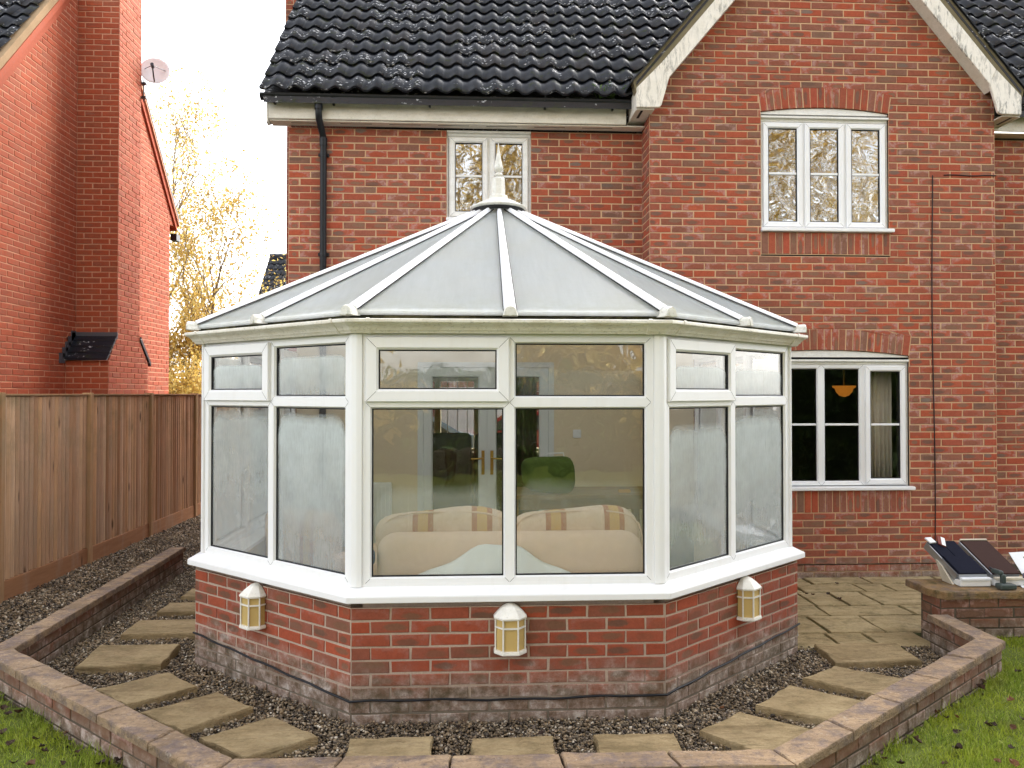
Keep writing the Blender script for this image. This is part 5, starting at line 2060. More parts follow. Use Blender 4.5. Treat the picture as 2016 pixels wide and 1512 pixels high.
slope_strip(8.30, 11.2, zl, -0.01, 0.105, NX_ - 0.1, NX_ + 0.030, "corbel_course", M_BRICK_NB)
slope_strip(8.27, 11.2, zl, 0.115, 0.215, NX_ - 0.1, NX_ + 0.055, "corbel_course", M_BRICK_NB)
slope_strip(8.25, 11.2, zl, 0.216, 0.345, NX_ - 0.1, NX_ + 0.045, "verge_bedding", m_mortar("neighbour_bedding", (0.36, 0.25, 0.15), (0.27, 0.19, 0.11)))
slope_strip(11.2, 14.05, zr, -0.01, 0.14, NX_ - 0.1, NX_ + 0.030, "corbel_course", M_BRICK_NB)
slope_strip(11.2, 14.10, zr, 0.141, 0.22, NX_ - 0.1, NX_ + 0.055, "verge_bedding", M_MORTAR_NB)
b = MB()
b.hexa([(-11, 8.2, zl(8.2) + .25), (NX_ + .02, 8.2, zl(8.2) + .25), (NX_ + .02, 11.2, zl(11.2) + .25), (-11, 11.2, zl(11.2) + .25),
        (-11, 8.2, zl(8.2) + .33), (NX_ + .02, 8.2, zl(8.2) + .33), (NX_ + .02, 11.2, zl(11.2) + .33), (-11, 11.2, zl(11.2) + .33)])
b.hexa([(-11, 14.1, zr(14.1) + .2), (NX_ + .06, 14.1, zr(14.1) + .2), (NX_ + .06, 11.2, zr(11.2) + .2), (-11, 11.2, zr(11.2) + .2),
        (-11, 14.1, zr(14.1) + .25), (NX_ + .06, 14.1, zr(14.1) + .25), (NX_ + .06, 11.2, zr(11.2) + .25), (-11, 11.2, zr(11.2) + .25)])
nro = b.build("roof", M_TILE_FAR, nb)
NSL = Vector((0, 1, 1.17)).normalized()
tile_field(nro, tm, (NX_ - 0.02 - 0.2 * 16, 8.18, zl(8.18) + 0.335), (1, 0, 0), NSL, 16, 9, GAUGE, lambda q: True, 120)
b = MB()
b.wbox(NX_ - 0.06, NX_ + 0.05, 13.98, 14.14, 4.60, 4.72)
b.build("gutter_end", M_BLACK, nb)
# satellite dish on the chimney
dish = thing("satellite_dish", "grey satellite dish fixed behind the neighbour's brick chimney", "satellite dish", (-4.72, 11.31, 6.5))
cD = Vector((-4.655, 11.52, 6.60))
nd = Vector((0.25, -1.0, 0.30)).normalized()
e1 = nd.cross(Vector((0, 0, 1))).normalized()
e2 = e1.cross(nd)
b = MB()
vs, fs = [], []
for i, rr in enumerate((0.0, 0.06, 0.12, 0.17, 0.20, 0.206)):
    for k in range(24):
        w = 2 * math.pi * k / 24
        dep = 0.9 * rr * rr if i < 5 else 0.9 * rr * rr - 0.006
        vs.append(cD + (e1 * math.cos(w) + e2 * math.sin(w) * 1.08) * rr + nd * dep)
for i in range(5):
    fs += [(i * 24 + k, i * 24 + (k + 1) % 24, i * 24 + 24 + (k + 1) % 24, i * 24 + 24 + k) for k in range(24)]
b.add(vs, fs, 0.0, True)
b.build("reflector", M_DISH, dish)
b = MB()
b.tube([cD - e2 * 0.19, cD - e2 * 0.17 + nd * 0.12, cD - e2 * 0.09 + nd * 0.26], 0.010, 8)
b.tube([cD + e1 * 0.15 + e2 * 0.03, cD - e2 * 0.09 + nd * 0.26], 0.005, 6)
b.tube([cD - e1 * 0.15 + e2 * 0.03, cD - e2 * 0.09 + nd * 0.26], 0.005, 6)
b.build("feed_arm", M_DARK_METAL, dish)
b = MB()
b.tube([cD - e2 * 0.10 + nd * 0.30, cD - e2 * 0.09 + nd * 0.22], 0.024, 12)
b.build("receiver", M_DARK_METAL, dish)
b = MB()
b.tube([cD - nd * 0.01, cD - nd * 0.08, (-4.84, 11.42, 6.52), (-4.84, 11.29, 6.52)], 0.016, 8)
b.tube([(-4.75, 11.35, 6.42), (-4.75, 11.35, 6.10)], 0.008, 8)
b.wbox(-4.80, -4.70, 11.301, 11.36, 6.33, 6.36)
b.wbox(-4.80, -4.70, 11.301, 11.36, 6.13, 6.16)
b.build("bracket", M_DARK_METAL, dish)

# ------------------------------------------------------------------ timber fence
FX = -4.21
fence = thing("timber_fence", "tall brown timber fence of narrow upright slats between posts", "fence", (FX, 7.1, 0))
POSTS = [5.50, 7.10, 8.71, 10.32, 11.95, 13.55]
FT = 1.855
# one slat: rounded face, shared by all
b = MB()
sw, sh = 0.071, 1.66
sec = [(-0.46, 0.0), (-0.40, 0.013), (-0.15, 0.027), (0.15, 0.028), (0.40, 0.014), (0.46, 0.0)]
vs = []
for z in (0.0, sh):
    for x, o in sec:
        vs.append((o, x * sw, z))
n = len(sec)
b.add(vs, [(j, j + 1, n + j + 1, n + j) for j in range(n - 1)] + [tuple(reversed(range(n))), tuple(range(n, 2 * n))])
slat_me = b.mesh("slat", M_FENCE)
b.recalc(slat_me)
for y0, y1 in zip(POSTS[:-1], POSTS[1:]):
    b = MB()
    b.wbox(FX - 0.035, FX - 0.022, y0 + 0.04, y1 - 0.04, 0.16, FT - 0.012)
    for z in (0.3, 0.95, 1.6):
        b.wbox(FX - 0.075, FX - 0.036, y0 + 0.04, y1 - 0.04, z, z + 0.07)
    pan = b.build("panel", M_FENCE, fence)
    n = int((y1 - y0 - 0.085) / sw)
    pitch = (y1 - y0 - 0.085) / n
    for k in range(n):
        y = y0 + 0.0425 + pitch * (k + 0.5)
        place("slat", slat_me, pan, Matrix.Translation((FX - 0.021 + rnd.uniform(-.003, .003), y, 0.175 + rnd.uniform(-.006, .006))) @ Matrix.Rotation(rnd.uniform(-.004, .004), 4, 'X') @ Matrix.Scale(1 if rnd.random() < .5 else -1, 4, (0, 1, 0)))
    b = MB()
    b.wbox(FX - 0.055, FX + 0.022, y0 + 0.037, y1 - 0.037, FT - 0.012, FT + 0.006)
    b.build("capping_rail", M_POST, fence, bevel=0.003)
    b = MB()
    b.wbox(FX - 0.03, FX + 0.014, y0 + 0.037, y1 - 0.037, -0.08, 0.172)
    b.build("gravel_board", M_GRAVELBOARD, fence, bevel=0.004)
for y in POSTS:
    b = MB()
    b.wbox(FX - 0.06, FX + 0.036, y - 0.034, y + 0.034, -0.1, FT + 0.018)
    b.build("post", M_POST, fence, bevel=0.005)

# ------------------------------------------------------------------ ground
def sheet(name, pts, z, mat, kind="structure"):
    b = MB()
    b.add([(x, y, z) for x, y in pts], [tuple(range(len(pts)))])
    o = b.build(name, mat, None, recalc=False)
    o["kind"] = kind
    return o


sheet("ground", [(-150, -150), (150, -150), (150, 250), (-150, 250)], -0.16, M_SOIL)
sheet("gravel_bed", [(-4.6, 3.2), (4.2, 3.2), (4.2, 5.62), (3.4, 8.0), (-1.8, 8.1), (-4.6, 14)], -0.030, M_SOIL)
sheet("street", [(-30, 15.6), (30, 15.6), (30, 24), (-30, 24)], -0.012, M_ASPHALT)

GI = [(-3.02, 8.33), (-2.90, 5.06), (-1.055, 3.49), (1.365, 3.45), (3.335, 4.945), (3.335, 5.50)]   # inner edge of the coping
GWD = 0.150
gw = thing("low_garden_wall", "low brick garden wall with lichen-spotted stone coping round the gravel path", "wall", (GI[2][0], GI[2][1], 0))
gbw = Brickwork(M_BRICK_GARDEN, 31)
gm = MB()
inner, outer = offset_line(GI, 0.022), offset_line(GI, GWD - 0.020)
for k in range(len(GI) - 1):
    a, c = Vector((*outer[k], 0)), Vector((*outer[k + 1], 0))
    ex = (c - a).normalized()
    fr = Frame(a, ex, (ex.y, -ex.x, 0))
    gbw.wall(fr, -0.032, 3, lambda z, L=(c - a).length: [(0, L)], gm, x_org=0.05 * k)
    a, c = Vector((*inner[k + 1], 0)), Vector((*inner[k], 0))
    ex = (c - a).normalized()
    fr = Frame(a, ex, (ex.y, -ex.x, 0))
    gbw.wall(fr, -0.032, 3, lambda z, L=(c - a).length: [(0, L)], gm, x_org=0.07 * k)
gm.sweep(GI, [(0.03, -0.1), (0.03, 0.190), (GWD - 0.03, 0.190), (GWD - 0.03, -0.1)], 0.0)
gwo = gm.build("core", M_MORTAR_DARK, gw, recalc=False)
gbw.finish(gwo, 300)


def rough_slab(name, poly, z0, z1, mat, parent, seed=0, edge=0.008, nseg=5):
    """A riven stone slab: outline with small chips, arrised edge."""
    r_ = random.Random(seed)
    pts = []
    m = len(poly)
    for i in range(m):
        a, c = Vector(poly[i]), Vector(poly[(i + 1) % m])
        d = (c - a)
        nn = Vector((d.y, -d.x)).normalized()
        for j in range(nseg):
            t_ = j / nseg
            amp = edge * 0.55 if j == 0 else edge
            pts.append(a + d * t_ + nn * r_.uniform(-amp, amp * 0.4))
    cen = sum(pts, Vector((0, 0))) / len(pts)
    N = len(pts)
    vs = []
    for ins, z in ((0.0, z0), (0.0, z1 - 0.012), (0.003, z1 - 0.003), (0.008, z1)):
        for q in pts:
            w = (cen - q).normalized() * ins
            vs.append((q.x + w.x, q.y + w.y, z + (r_.uniform(-.0025, .0025) if ins > 0 else 0)))
    fs = []
    for k in range(3):
        fs += [(k * N + j, k * N + (j + 1) % N, (k + 1) * N + (j + 1) % N, (k + 1) * N + j) for j in range(N)]
    fs.append(tuple(range(3 * N, 4 * N)))
    b = MB()
    b.add(vs, fs)
    return b.build(name, mat, parent)


gout = offset_line(GI, GWD)
sd = 100
for k in range(len(GI) - 1):
    a0, a1, c0, c1 = Vector(GI[k]), Vector(gout[k]), Vector(GI[k + 1]), Vector(gout[k + 1])
    ln = (c0 - a0).length
    n = max(1, round(ln / 0.50))
    for j in range(n):
        g = 0.003 / ln
        t0, t1 = j / n + g, (j + 1) / n - g
        sd += 1
        P = [a1.lerp(c1, t0), a1.lerp(c1, t1), a0.lerp(c0, t1), a0.lerp(c0, t0)]
        P = [(q.x, q.y) for q in P]
        rough_slab("coping_slab", P[::-1] if False else P, 0.197, 0.243 + rnd.uniform(-.003, .003), M_COPING, gw, sd, 0.005)

# taller wall by the patio
tw = thing("patio_wall", "moss-topped brick wall by the patio carrying the roof samples", "wall", (3.5, 5.65, -0.03))
tbw = Brickwork(M_BRICK_GARDEN, 41)
tmm = MB()
TX0, TX1, TY0, TY1 = 3.470, 6.2, 5.545, 5.80
tbw.wall(Frame((0, TY0, 0), (1, 0, 0), (0, -1, 0)), -0.032, 5, lambda z: [(TX0, TX1)], tmm, x_org=TX0)
tbw.wall(Frame((TX0, TY1, 0), (0, -1, 0), (-1, 0, 0)), -0.032, 5, lambda z: [(0, TY1 - TY0)], tmm, x_org=0.02)
tmm.wbox(TX0 + .02, TX1, TY0 + .02, TY1, -0.1, 0.338)
two = tmm.build("core", M_MORTAR_DARK, tw, recalc=False)
tbw.finish(two, 300)
for k, (xa_, xb_) in enumerate(((3.42, 4.17), (4.176, 4.90), (4.906, 5.6), (5.606, 6.25))):
    P = [(xa_, TY0 - 0.035), (xb_, TY0 - 0.035), (xb_, TY1 + 0.14), (xa_, TY1 + 0.14)]
    if k == 0:
        P = [(3.50, TY0 - 0.035), (xb_, TY0 - 0.035), (xb_, TY1 + 0.14), (3.43, TY1 + 0.14), (3.425, 5.66), (3.45, 5.56)]
    rough_slab("coping_slab", P, 0.342, 0.395, M_COPING_MOSS, tw, 300 + k, 0.010)

# patio
patio = sheet("patio", [(2.36, 5.55), (3.47, 5.55), (3.47, 5.80), (7.5, 5.82), (7.5, 8.04), (2.36, 7.70)], -0.026, m_mortar("mossy_joint", (0.05, 0.05, 0.02), (0.035, 0.045, 0.012)))
rows_ = [(5.56, 5.895), (5.915, 6.355), (6.375, 6.655), (6.675, 7.115), (7.135, 7.415), (7.435, 7.685)]
r_p = random.Random(5)
pc = 0
for (ya, yb) in rows_:
    x = 2.375 - r_p.uniform(0.0, 0.35)
    while x < 7.3:
        w_ = r_p.choice((0.30, 0.45, 0.60, 0.75))
        xa_, xb_ = max(2.37, x), x + w_ - 0.022
        x += w_
        if xb_ - xa_ < 0.08:
            continue
        if ya < 5.8 and xb_ > 3.46:
            xb_ = 3.46
            if xb_ - xa_ < 0.08:
                continue
        pc += 1
        rough_slab("paving_slab", [(xa_, ya), (xb_, ya), (xb_, yb), (xa_, yb)], -0.05, -0.012 + r_p.uniform(-.004, .004), M_PATIO, patio, 500 + pc, 0.006)

# stepping stones
STONES = [
    ([(-2.62, 7.10), (-2.62, 7.38), (-2.05, 7.38), (-2.05, 7.10)], "first sandstone stepping slab, mostly hidden behind the conservatory corner by the fence"),
    ([(-2.632, 6.604), (-2.645, 6.895), (-2.06, 6.897), (-2.05, 6.623)], "sandstone stepping slab second from the far end of the fence-side path"),
    ([(-2.658, 5.998), (-2.669, 6.369), (-2.07, 6.367), (-2.06, 6.006)], "sandstone stepping slab third along the fence-side path, half hidden by the brick corner"),
    ([(-2.642, 5.289), (-2.70, 5.754), (-2.118, 5.751), (-2.088, 5.331)], "wide sandstone stepping slab fourth along the fence-side path, just before the bend"),
    ([(-2.028, 4.661), (-2.337, 4.917), (-1.992, 5.198), (-1.714, 4.934)], "angled sandstone stepping slab first after the bend on the fence side"),
    ([(-1.568, 4.277), (-1.904, 4.532), (-1.552, 4.82), (-1.272, 4.584)], "angled sandstone stepping slab second after the bend on the fence side"),
    ([(-1.136, 3.942), (-1.448, 4.188), (-1.124, 4.449), (-0.815, 4.173)], "angled sandstone stepping slab at the fence-side front corner of the conservatory"),
    ([(-0.636, 3.60), (-0.646, 4.137), (-0.203, 4.141), (-0.193, 3.60)], "square stepping slab in front of the conservatory, first of three from the fence side"),
    ([(0.0, 3.60), (-0.001, 4.103), (0.432, 4.107), (0.438, 3.60)], "square stepping slab in front of the conservatory, middle of three below the wall light"),
    ([(0.632, 3.60), (0.654, 4.123), (1.086, 4.11), (1.085, 3.60)], "square stepping slab in front of the conservatory, last of three towards the patio"),
    ([(1.523, 3.80), (1.236, 4.139), (1.536, 4.371), (1.904, 4.079)], "angled sandstone stepping slab at the patio-side front corner of the conservatory"),
    ([(2.038, 4.181), (1.661, 4.451), (1.984, 4.742), (2.365, 4.452)], "angled sandstone stepping slab second from the front on the patio side"),
    ([(2.463, 4.554), (2.125, 4.864), (2.432, 5.07), (2.784, 4.812)], "angled sandstone stepping slab third from the front on the patio side"),
    ([(2.465, 5.118), (2.50, 5.52), (3.112, 5.522), (3.083, 5.135)], "wide cracked sandstone stepping slab touching the patio edge"),
]
for k, (P, lab) in enumerate(STONES):
    o = rough_slab("stepping_stone", P[::-1], -0.03, 0.035 + rnd.uniform(-.004, .004), M_SLAB, None, 700 + k, 0.012, 6)
    tag(o, lab, "paving slab", "stepping stones in the gravel")

# ------------------------------------------------------------------ scattered geometry
def in_poly(x, y, poly):
    c = np.zeros(len(x), dtype=bool)
    n = len(poly)
    for i in range(n):
        x1, y1 = poly[i]
        x2, y2 = poly[(i + 1) % n]
        if y1 == y2:
            continue
        k = ((y1 > y) != (y2 > y)) & (x < (x2 - x1) * (y - y1) / (y2 - y1) + x1)
        c ^= k
    return c


def scatter(name, tv, tf, pos, scl, rot, tone, mat, parent=None):
    """One mesh made of many copies of a small template (arrays, no loops)."""
    tv, N = np.array(tv, dtype=np.float32), len(pos)
    v = np.einsum('nij,nkj->nki', rot, tv[None, :, :] * scl[:, None, :]) + pos[:, None, :]
    nv = len(tv)
    me = bpy.data.meshes.new(name)
    k = len(tf[0])
    F = (np.array(tf, dtype=np.int32)[None] + (np.arange(N, dtype=np.int32) * nv)[:, None, None]).reshape(-1, k)
    me.vertices.add(N * nv)
    me.vertices.foreach_set("co", v.reshape(-1).astype(np.float32))
    me.loops.add(F.size)
    me.loops.foreach_set("vertex_index", F.reshape(-1))
    me.polygons.add(len(F))
    me.polygons.foreach_set("loop_start", np.arange(0, F.size, k, dtype=np.int32))
    at = me.attributes.new("tone", 'FLOAT', 'FACE')
    at.data.foreach_set("value", np.repeat(tone, len(tf)).astype(np.float32))
    me.materials.append(mat)
    me.update(calc_edges=True)
    me.validate()
    return place(name, me, parent)


def rot_arrays(rng, n, tilt):
    a = rng.uniform(0, 2 * np.pi, n)
    t1, t2 = rng.normal(0, tilt, n), rng.normal(0, tilt, n)
    ca, sa, c1, s1, c2, s2 = np.cos(a), np.sin(a), np.cos(t1), np.sin(t1), np.cos(t2), np.sin(t2)
    Z = np.zeros(n)
    O = np.ones(n)
    rz_ = np.stack([np.stack([ca, -sa, Z], 1), np.stack([sa, ca, Z], 1), np.stack([Z, Z, O], 1)], 1)
    rx = np.stack([np.stack([O, Z, Z], 1), np.stack([Z, c1, -s1], 1), np.stack([Z, s1, c1], 1)], 1)
    ry_ = np.stack([np.stack([c2, Z, s2], 1), np.stack([Z, O, Z], 1), np.stack([-s2, Z, c2], 1)], 1)
    return np.einsum('nij,njk->nik', np.einsum('nij,njk->nik', rz_, rx), ry_)


rng = np.random.default_rng(4)
PEB_V = [(1.05, 0.1, 0.05), (0.25, 0.95, -0.1), (-0.95, 0.2, 0.1), (-0.1, -1.0, 0.0), (0.55, 0.1, 0.85), (-0.45, -0.1, 0.9), (0.0, 0.1, -0.9)]
PEB_F = [(0, 1, 4), (1, 5, 4), (1, 2, 5), (2, 3, 5), (3, 4, 5), (3, 0, 4), (1, 0, 6), (2, 1, 6), (3, 2, 6), (0, 3, 6)]
path_poly = [GI[0], GI[1], GI[2], GI[3], GI[4], GI[5], (3.47, 5.53), (2.40, 5.55), (2.36, 5.47), (1.125, 4.42), (-0.685, 4.42), (-1.92, 5.47), (-1.92, 8.0), (-2.95, 9.6)]
strip_poly = [(-4.2, 4.9), (gout[1][0], gout[1][1]), (gout[0][0], gout[0][1]), (-2.0, 8.5), (-1.95, 12.5), (-4.2, 12.5)]
P_, S_, T_ = [], [], []
for poly, dens, s0 in ((path_poly, 8200, 0.0072), (strip_poly, 3600, 0.0100)):
    xs_, ys_ = [q[0] for q in poly], [q[1] for q in poly]
    n = int((max(xs_) - min(xs_)) * (max(ys_) - min(ys_)) * dens)
    x, y = rng.uniform(min(xs_), max(xs_), n), rng.uniform(min(ys_), max(ys_), n)
    k = in_poly(x, y, poly)
    for P, _ in STONES:
        k &= ~in_poly(x, y, P)
    x, y = x[k], y[k]
    n = len(x)
    s = s0 * np.exp(rng.normal(0, 0.28, n))
    P_.append(np.stack([x, y, rng.uniform(-0.028, 0.002, n) + 0.006 * np.sin(x * 5) * np.cos(y * 4)], 1))
    S_.append(np.stack([s * 1.25, s, s * 0.72], 1))
    T_.append(0.002 + 0.998 * rng.random(n))
P_, S_, T_ = np.concatenate(P_), np.concatenate(S_), np.concatenate(T_)
o = scatter("gravel", PEB_V, PEB_F, P_, S_, rot_arrays(rng, len(P_), 0.45), T_, M_GRAVEL)
tag(o, "brown and grey pea gravel on the path and beside the fence", "gravel", kind="stuff")

# lawn
LZ = 0.055
lawn_poly = [(-4.2, 5.06), (gout[1][0] - 0.02, gout[1][1]), (gout[2][0], gout[2][1]), (gout[3][0], gout[3][1]), (gout[4][0], gout[4][1]), (3.50, 5.545), (7.5, 5.545), (7.5, -9), (-4.2, -9)]
b = MB()
gx, gy_ = np.linspace(-4.2, 7.5, 118), np.linspace(-9, 5.7, 148)
ids = {}
for i, x in enumerate(gx):
    for j, y in enumerate(gy_):
        ids[i, j] = len(b.v)
        b.v.append((x, y, LZ - 0.012 + 0.014 * noise.noise(Vector((x * 1.3, y * 1.3, 0))) + 0.006 * noise.noise(Vector((x * 6, y * 6, 3)))))
XX, YY = np.meshgrid((gx[:-1] + gx[1:]) / 2, (gy_[:-1] + gy_[1:]) / 2, indexing='ij')
ins = in_poly(XX.ravel(), YY.ravel(), lawn_poly).reshape(XX.shape)
for i in range(len(gx) - 1):
    for j in range(len(gy_) - 1):
        if ins[i, j]:
            b.f.append([ids[i, j], ids[i + 1, j], ids[i + 1, j + 1], ids[i, j + 1]])
            b.t.append(0)
            b.smooth.append(True)
o = b.build("lawn", M_TURF, None, recalc=False)
o["kind"] = "structure"
blade_v = [(-0.5, 0, 0), (0.5, 0, 0), (-0.38, 0.22, 0.55), (0.38, 0.22, 0.55), (0.0, 0.75, 1.0)]
blade_f = [(0, 1, 3), (0, 3, 2), (2, 3, 4)]
P_, S_, T_ = [], [], []
for (x0, x1, y0, y1, dens) in ((-4.15, -0.9, 2.9, 5.06, 15000), (-0.9, 1.2, 2.7, 3.4, 9000), (1.2, 4.9, 2.7, 5.55, 14500)):
    n = int((x1 - x0) * (y1 - y0) * dens)
    x, y = rng.uniform(x0, x1, n), rng.uniform(y0, y1, n)
    near = np.array([noise.noise(Vector((a * 2.2, c_ * 2.2, 1.0))) for a, c_ in zip(x, y)])
    k = in_poly(x, y, lawn_poly) & (rng.random(n) < 0.62 + 0.5 * near)
    x, y, near = x[k], y[k], near[k]
    n = len(x)
    h = 0.024 * np.exp(rng.normal(0, 0.38, n)) * (1 + 0.5 * near)
    P_.append(np.stack([x, y, np.full(n, LZ - 0.016)], 1))
    S_.append(np.stack([np.full(n, 0.0042) * rng.uniform(0.7, 1.4, n), h * rng.uniform(0.3, 1.0, n), h], 1))
    T_.append(0.002 + 0.998 * rng.random(n))
# long tufts at the foot of the coping wall
for a, c in ((gout[1], gout[2]), (gout[2], gout[3]), (gout[3], gout[4])):
    n = 650
    t_ = rng.random(n)
    d = np.array(c) - np.array(a)
    nn = np.array([d[1], -d[0]]) / np.hypot(*d)
    q = np.array(a)[None] + d[None] * t_[:, None] + nn[None] * rng.uniform(-0.02, 0.05, n)[:, None]
    keep_ = (np.sin(t_ * 23) + rng.normal(0, .5, n)) > 0.1
    q = q[keep_]
    n = len(q)
    h = 0.05 * np.exp(rng.normal(0, 0.4, n))
    P_.append(np.stack([q[:, 0], q[:, 1], np.full(n, LZ - 0.02)], 1))
    S_.append(np.stack([np.full(n, 0.0042), h * rng.uniform(0.3, 0.9, n), h], 1))
    T_.append(0.002 + 0.998 * rng.random(n))
P_, S_, T_ = np.concatenate(P_), np.concatenate(S_), np.concatenate(T_)
o = scatter("grass", blade_v, blade_f, P_, S_, rot_arrays(rng, len(P_), 0.25), T_, M_GRASS)
tag(o, "short mossy green grass on the lawn outside the low wall", "grass", kind="stuff")

# fallen leaves
def leaf_mesh(seed):
    r_ = random.Random(seed)
    b = MB()
    n = 7
    vs = []
    for i in range(n):
        t_ = i / (n - 1)
        w = 0.5 * math.sin(math.pi * min(1, t_ * 1.02)) ** 0.8 * (1 + r_.uniform(-.25, .25))
        z = 0.35 * (t_ - 0.5) ** 2 * 2 + r_.uniform(-.05, .05)
        vs += [(-w * 0.8, t_ - 0.5, z + w * r_.uniform(0.3, 0.9)), (0, t_ - 0.5, z), (w * 0.8, t_ - 0.5, z + w * r_.uniform(0.2, 0.8))]
    fs = []
    for i in range(n - 1):
        fs += [(3 * i, 3 * i + 1, 3 * i + 4, 3 * i + 3), (3 * i + 1, 3 * i + 2, 3 * i + 5, 3 * i + 4)]
    b.add(vs, fs)
    return b.mesh("fallen_leaf", M_DEAD)


LM = [leaf_mesh(k) for k in range(5)]
r_l = random.Random(8)


def ground_hit(u, v, z):
    x, f_ = (u - 1008) / 1514, 1.0
    up = (776 - v) / 1514
    c, s_ = math.cos(R(3)), math.sin(R(3))
    d = Vector((x * c + s_, -x * s_ + c, up))
    t_ = (z - CAM_Z) / d.z
    return Vector((d.x * t_, d.y * t_, z))


LEAVES_R = [(1858, 1411), (1878, 1408), (1950, 1424), (1940, 1425), (1985, 1376), (2008, 1414), (1720, 1460), (1712, 1470), (1702, 1478), (1846, 1335), (1867, 1338), (1880, 1470), (1735, 1490),
            (1958, 1496), (1990, 1500), (1880, 1440), (1930, 1340), (1925, 1352), (1842, 1400), (1990, 1430), (1800, 1455), (1985, 1470), (1960, 1300), (2000, 1320), (1770, 1500), (1855, 1500)]
LEAVES_L = [(22, 1403), (42, 1400), (12, 1392), (75, 1452), (93, 1475), (90, 1466), (158, 1477), (240, 1492), (66, 1502), (28, 1461), (32, 1500), (135, 1440), (205, 1500), (130, 1500), (10, 1440)]
LEAVES_G = [(1065, 1442), (905, 1428), (1180, 1452), (610, 1445), (1420, 1392), (330, 1300), (1560, 1300), (260, 1200), (120, 1120)]
LEAVES_P = [(1645, 1148), (1587, 1168), (1599, 1170), (1629, 1168), (1650, 1178)]
for lst, z, lab, grp in ((LEAVES_R, LZ + 0.012, "curled dead brown leaf lying on the lawn on the patio side", "dead leaves on the patio-side lawn"),
                         (LEAVES_L, LZ + 0.012, "curled dead brown leaf lying on the lawn on the fence side", "dead leaves on the fence-side lawn"),
                         (LEAVES_G, 0.012, "small dead leaf lying on the gravel path round the conservatory", "dead leaves on the gravel"),
                         (LEAVES_P, 0.0, "small dead leaf lying on the patio paving", "dead leaves on the patio")):
    for u, v in lst:
        q = ground_hit(u, v, z)
        s_ = r_l.uniform(0.035, 0.062) * (0.8 if z < 0.02 else 1)
        m = Matrix.Translation(q) @ Matrix.Rotation(r_l.uniform(0, 6.28), 4, 'Z') @ Matrix.Rotation(r_l.uniform(-.5, .5), 4, 'X') @ Matrix.Scale(s_, 4)
        o = place("fallen_leaf", r_l.choice(LM), None, m)
        tag(o, lab, "leaf", grp)
# ------------------------------------------------------------------ things on the patio wall
TZ = 0.397


def roof_sample(label, x, brown):
    """A demonstration piece of roof: cream base block, grey side profile, sloping tiled top."""
    t = thing("roof_sample", label, "roof sample", (x, 5.80, TZ), "roof samples on the patio wall")
    w = 0.218
    rise = Vector((-0.095, 0.25, 0.205))             # the top leans back, towards the house
    f0 = Vector((x, 5.700, TZ + 0.085))
    ux = Vector((1, 0, 0))
    nrm = ux.cross(rise).normalized()
    b = MB()
    b.wbox(x - 0.01, x + w + 0.01, 5.665, 5.90, TZ, TZ + 0.045)
    b.build("base_block", M_WHITE, t, bevel=0.004)
    b = MB()
    b.wbox(x - 0.002, x + w + 0.012, 5.655, 5.70, TZ + 0.046, TZ + 0.064)
    b.build("eaves_trim", M_PAPER if not brown else M_FOAM, t, bevel=0.003)
    b = MB()
    b.hexa([f0 - nrm * .06, f0 + ux * w - nrm * .06, f0 + ux * w + rise - nrm * .06, f0 + rise - nrm * .06,
            f0 - nrm * .012, f0 + ux * w - nrm * .012, f0 + ux * w + rise - nrm * .012, f0 + rise - nrm * .012])
    b.build("core_panel", M_GREY_FOIL, t)
    b = MB()
    s0 = f0 + ux * -0.012
    b.hexa([s0 - nrm * .07, s0 + ux * .010 - nrm * .07, s0 + ux * .010 + rise * .98 - nrm * .07, s0 + rise * .98 - nrm * .07,
            s0 - nrm * .005, s0 + ux * .010 - nrm * .005, s0 + ux * .010 + rise * .98 - nrm * .005, s0 + rise * .98 - nrm * .005])
    b.build("side_profile", M_METAL, t)
    b = MB()
    b.prism([f0 + Vector((-0.018, 0.03, -0.085)), f0 + Vector((-0.018, 0.16, -0.085)), f0 + Vector((-0.060, 0.18, 0.08)), f0 + Vector((-0.05, 0.12, 0.04))], (0.015, 0, 0))
    b.build("bracket", M_FOAM, t)
    mt = M_BROWN_TILE if brown else M_NAVY
    rows__ = [(0.0, 1.0, 0.0, 1.0)] if brown else [(0.0, 0.52, 0.0, 1.0), (0.525, 1.0, 0.0, 0.47), (0.525, 1.0, 0.48, 1.0)]
    for k, (r0, r1, c0, c1) in enumerate(rows__):
        lift = 0.010 if r0 == 0 and not brown else 0.0
        b = MB()
        q = [f0 + ux * w * c0 + rise * r0, f0 + ux * w * c1 + rise * r0, f0 + ux * w * c1 + rise * r1, f0 + ux * w * c0 + rise * r1]
        b.hexa([v - nrm * 0.011 for v in q] + [v + nrm * (0.004 + lift) for v in q])
        b.build("sample_tile", mt, t, bevel=0.002)
    b = MB()
    if brown:
        q = f0 + rise * 1.005
        b.hexa([q - nrm * .02, q + ux * w - nrm * .02, q + ux * w + rise * .03 - nrm * .02, q + rise * .03 - nrm * .02,
                q + nrm * .012, q + ux * w + nrm * .012, q + ux * w + rise * .03 + nrm * .012, q + rise * .03 + nrm * .012])
        b.build("ridge_trim", M_FOAM, t)
    else:
        b.hexa([f0 + Vector((-.002, -.012, -.035)), f0 + ux * w + Vector((0, -.012, -.035)), f0 + ux * w + Vector((0, .0, .0)), f0 + Vector((-.002, .0, 0)),
                f0 + Vector((-.002, .01, -.035)), f0 + ux * w + Vector((0, .01, -.035)), f0 + ux * w + Vector((0, .012, .0)), f0 + Vector((-.002, .012, 0))])
        b.build("front_lip", M_GREY_FOIL, t)
    return f0, ux * w, rise, nrm


